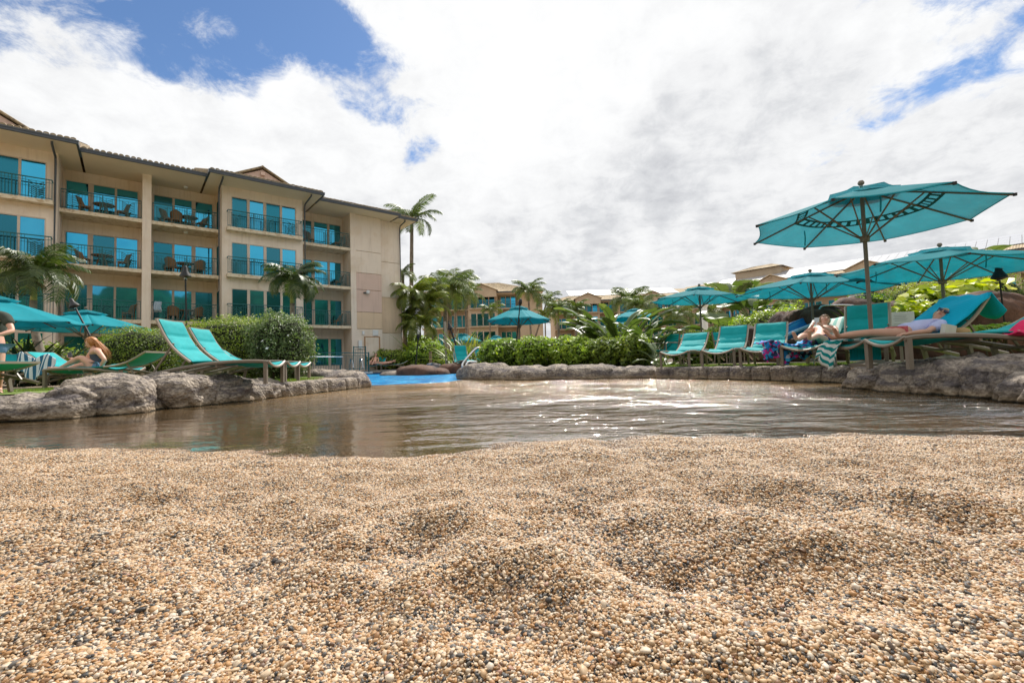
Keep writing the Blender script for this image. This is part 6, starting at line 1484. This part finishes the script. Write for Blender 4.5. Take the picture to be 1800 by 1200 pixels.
# reclining woman with phone (right row)
def lp(Lg, x, y, z): return Lg.location + Matrix.Rotation(Lg.rotation_euler[2], 3, 'Z') @ Vector((x, y, z))
q = lambda x, y, z: lp(LPH, x, y, z); a46 = rad(30); ba = lambda l, h, y=0: q(1.08+math.cos(a46)*l-math.sin(a46)*h, y, .36+math.sin(a46)*l+math.cos(a46)*h)
J = dict(pelvis=q(.96, 0, .43), chest=ba(.22, .13), neck=ba(.40, .15), head=ba(.53, .22), face=tuple(q(-.6, -.25, -.22)-q(0, 0, 0)), shL=ba(.36, .13, .17), elL=ba(.12, .16, .27), wrL=q(.98, .10, .68), haL=q(.92, .06, .74),
         shR=ba(.36, .13, -.17), elR=ba(.12, .16, -.25), wrR=q(.96, -.08, .66), haR=q(.90, -.04, .73), hipL=q(.88, .09, .42), knL=q(.48, .10, .52), anL=q(.06, .09, .44), toL=q(-.02, .12, .58),
         hipR=q(.88, -.09, .42), knR=q(.48, -.10, .50), anR=q(.04, -.10, .44), toR=q(-.04, -.13, .58), pnL=tuple(q(0, -1, 0)-q(0, 0, 0)), pnR=tuple(q(0, 1, 0)-q(0, 0, 0)))
t, P, f, up, sd, s, body = person('woman in an orange patterned bikini reclining and looking at her phone', J, m_skin, scale=.95)
shell(t, 'bikini_top', [[(P['chest']+f*.0, (.143, .104)), (mid(P['chest'], P['neck'], .35), (.128, .094))]], mat('orange print', (.55, .20, .03), .8, .5, 30, col2=(.08, .05, .04), c2scale=25))
shell(t, 'bikini_bottom', [[(P['pelvis'], (.140, .115)), (P['hipL'], .102)], ((0, 0), [(P['hipR'], .102)])], mat('navy swim cloth', (.03, .06, .22), .8))
hair(t, P['head'], f, up, .95, m_hair_d, [([P['head']+up*.1-f*.05, P['head']+up*.13-f*.08, P['head']+up*.10-f*.11], [.03, .035, .02]), ([P['head']-f*.07+sd*.06, P['neck']+sd*.05-f*.05], [.03, .01]), ([P['head']-f*.07-sd*.06, P['neck']-sd*.05-f*.05], [.03, .01])])
obj('hair_tie', MB().lathe([(.001, -.012), (.035, -.01), (.038, .01), (.001, .012)], 12), mat('yellow tie', (.75, .45, .04), .7), t, loc=P['head']+up*.115-f*.06)
ph = (Vector(J['haL'])+Vector(J['haR']))/2
tag(obj('phone', MB().box(-.037, .037, -.005, .005, -.03, .12), mat('white phone', (.7, .7, .72), .25), loc=ph+Vector((0, 0, .0)), rot=(.5, 0, LPH.rotation_euler[2]+PI/2)), 'white phone held up by the reclining woman in the bikini', 'phone')
# lying woman
q = lambda x, y, z: lp(LW, x, y, z); a38 = rad(38); ba = lambda l, h, y=0: q(1.04+math.cos(a38)*l-math.sin(a38)*h, y, .40+math.sin(a38)*l+math.cos(a38)*h)
J = dict(pelvis=q(.72, -.02, .44), chest=q(1.0, -.04, .49), neck=q(1.18, -.05, .575), head=q(1.30, -.06, .66), face=tuple(Vector((-.62, -.55, .35))), shR=q(1.13, -.21, .54), elR=q(.84, -.30, .44), wrR=q(.60, -.27, .42), haR=q(.50, -.26, .41),
         shL=q(1.13, .12, .55), elL=q(.9, .25, .46), wrL=q(.66, .22, .43), haL=q(.56, .2, .43), hipR=q(.63, -.10, .42), knR=q(.22, -.11, .45), anR=q(-.16, -.06, .42), toR=q(-.25, -.10, .54),
         hipL=q(.63, .08, .42), knL=q(.24, .08, .45), anL=q(-.12, .10, .41), toL=q(-.21, .14, .525), pnR=(0, 0, -1), pnL=(0, 0, -1))
t, P, f, up, sd, s, body = person('woman in a pale lavender shirt and sunglasses lying on the near right lounger', J, m_skin2, scale=.97)
m_lav = mat('lavender cotton', (.50, .52, .78), .9, .08, 10, .008, 25)
shell(t, 'shirt', [[(P['pelvis']+Vector((.0, 0, .01)), (.165, .135)), (mid(P['pelvis'], P['chest'], .5), (.155, .12)), (P['chest'], (.165, .125)), (mid(P['chest'], P['neck'], .6), (.12, .095))], ((0, 3), [(P['shR'], .070), (mid(P['shR'], P['elR'], .7), .068)]), ((0, 3), [(P['shL'], .07), (mid(P['shL'], P['elL'], .7), .068)])], m_lav)
shell(t, 'swim_shorts', [[(P['pelvis'], (.150, .122)), (P['hipL'], .108)], ((0, 0), [(P['hipR'], .108)])], mat('red white print', (.55, .12, .14), .8, .3, 30))
hair(t, P['head'], f, up, .97, m_hair_b, [([P['head']-f*.08+up*.04+sd*k_, P['head']-f*.13-up*.0+sd*k_, P['head']-f*.14-up*.05+sd*k_], [.035, .03, .012]) for k_ in np.linspace(-.06, .06, 6)])
m = MB()
for k_ in (-1, 1): 
    c0 = P['head']+f*.088+sd*k_*.032+up*.014; m.tube([c0-sd*.024, c0+f*.006, c0+sd*.024], [.017, .021, .017], 8)
    m.tube([P['head']+f*.085+sd*k_*.055+up*.016, P['head']-f*.01+sd*k_*.088+up*.016], .005, 4)
obj('sunglasses', m, mat('dark lens', (.02, .04, .10), .12, spec=.8), t)
# distant sunbathers
def sunb(label, px, Y, sitting, skin, top):
    a = atY(px, 645, Y); x, y = a.x, Y
    if sitting: J = dict(pelvis=(x, y+.7, .72), chest=(x, y+1.0, 1.0), neck=(x, y+1.12, 1.2), head=(x, y+1.15, 1.36), face=(0, -1, -.2), shL=(x+.18, y+1.1, 1.14), elL=(x+.28, y+.9, .9), wrL=(x+.12, y+.7, .85), haL=(x+.05, y+.66, .85), shR=(x-.18, y+1.1, 1.14), elR=(x-.28, y+.9, .9), wrR=(x-.12, y+.7, .85), haR=(x-.05, y+.66, .85),
        hipL=(x+.1, y+.6, .7), knL=(x+.13, y+.25, .92), anL=(x+.1, y+.0, .66), toL=(x+.1, y-.12, .66), hipR=(x-.1, y+.6, .7), knR=(x-.13, y+.25, .92), anR=(x-.1, y+.0, .66), toR=(x-.1, y-.12, .66))
    else: J = dict(pelvis=(x, y, .74), chest=(x+.35, y, .78), neck=(x+.52, y, .82), head=(x+.68, y, .86), face=(0, -.3, 1), shL=(x+.45, y+.18, .78), elL=(x+.3, y+.28, .74), wrL=(x+.08, y+.26, .72), haL=(x, y+.26, .72), shR=(x+.45, y-.18, .78), elR=(x+.3, y-.28, .74), wrR=(x+.08, y-.26, .72), haR=(x, y-.26, .72),
        hipL=(x-.1, y+.09, .72), knL=(x-.5, y+.1, .78), anL=(x-.9, y+.1, .70), toL=(x-.95, y+.1, .82), hipR=(x-.1, y-.09, .72), knR=(x-.5, y-.1, .76), anR=(x-.9, y-.1, .70), toR=(x-.95, y-.1, .82))
    t, P, f, up, sd, s, body = person(label, J, skin)
    shell(t, 'swimsuit', [[(P['pelvis'], (.15, .12)), (P['hipL'], .108)], ((0, 0), [(P['hipR'], .108)])], top)
    hair(t, P['head'], f, up, 1., m_hair_d, [])
sunb('distant bare chested sunbather sitting up across the pool', 652, 31.7, True, m_skin, MATS['navy swim cloth'])
sunb('distant sunbather lying flat across the pool beside the flowering shrub', 676, 32.0, False, m_skin, MATS['orange print'])
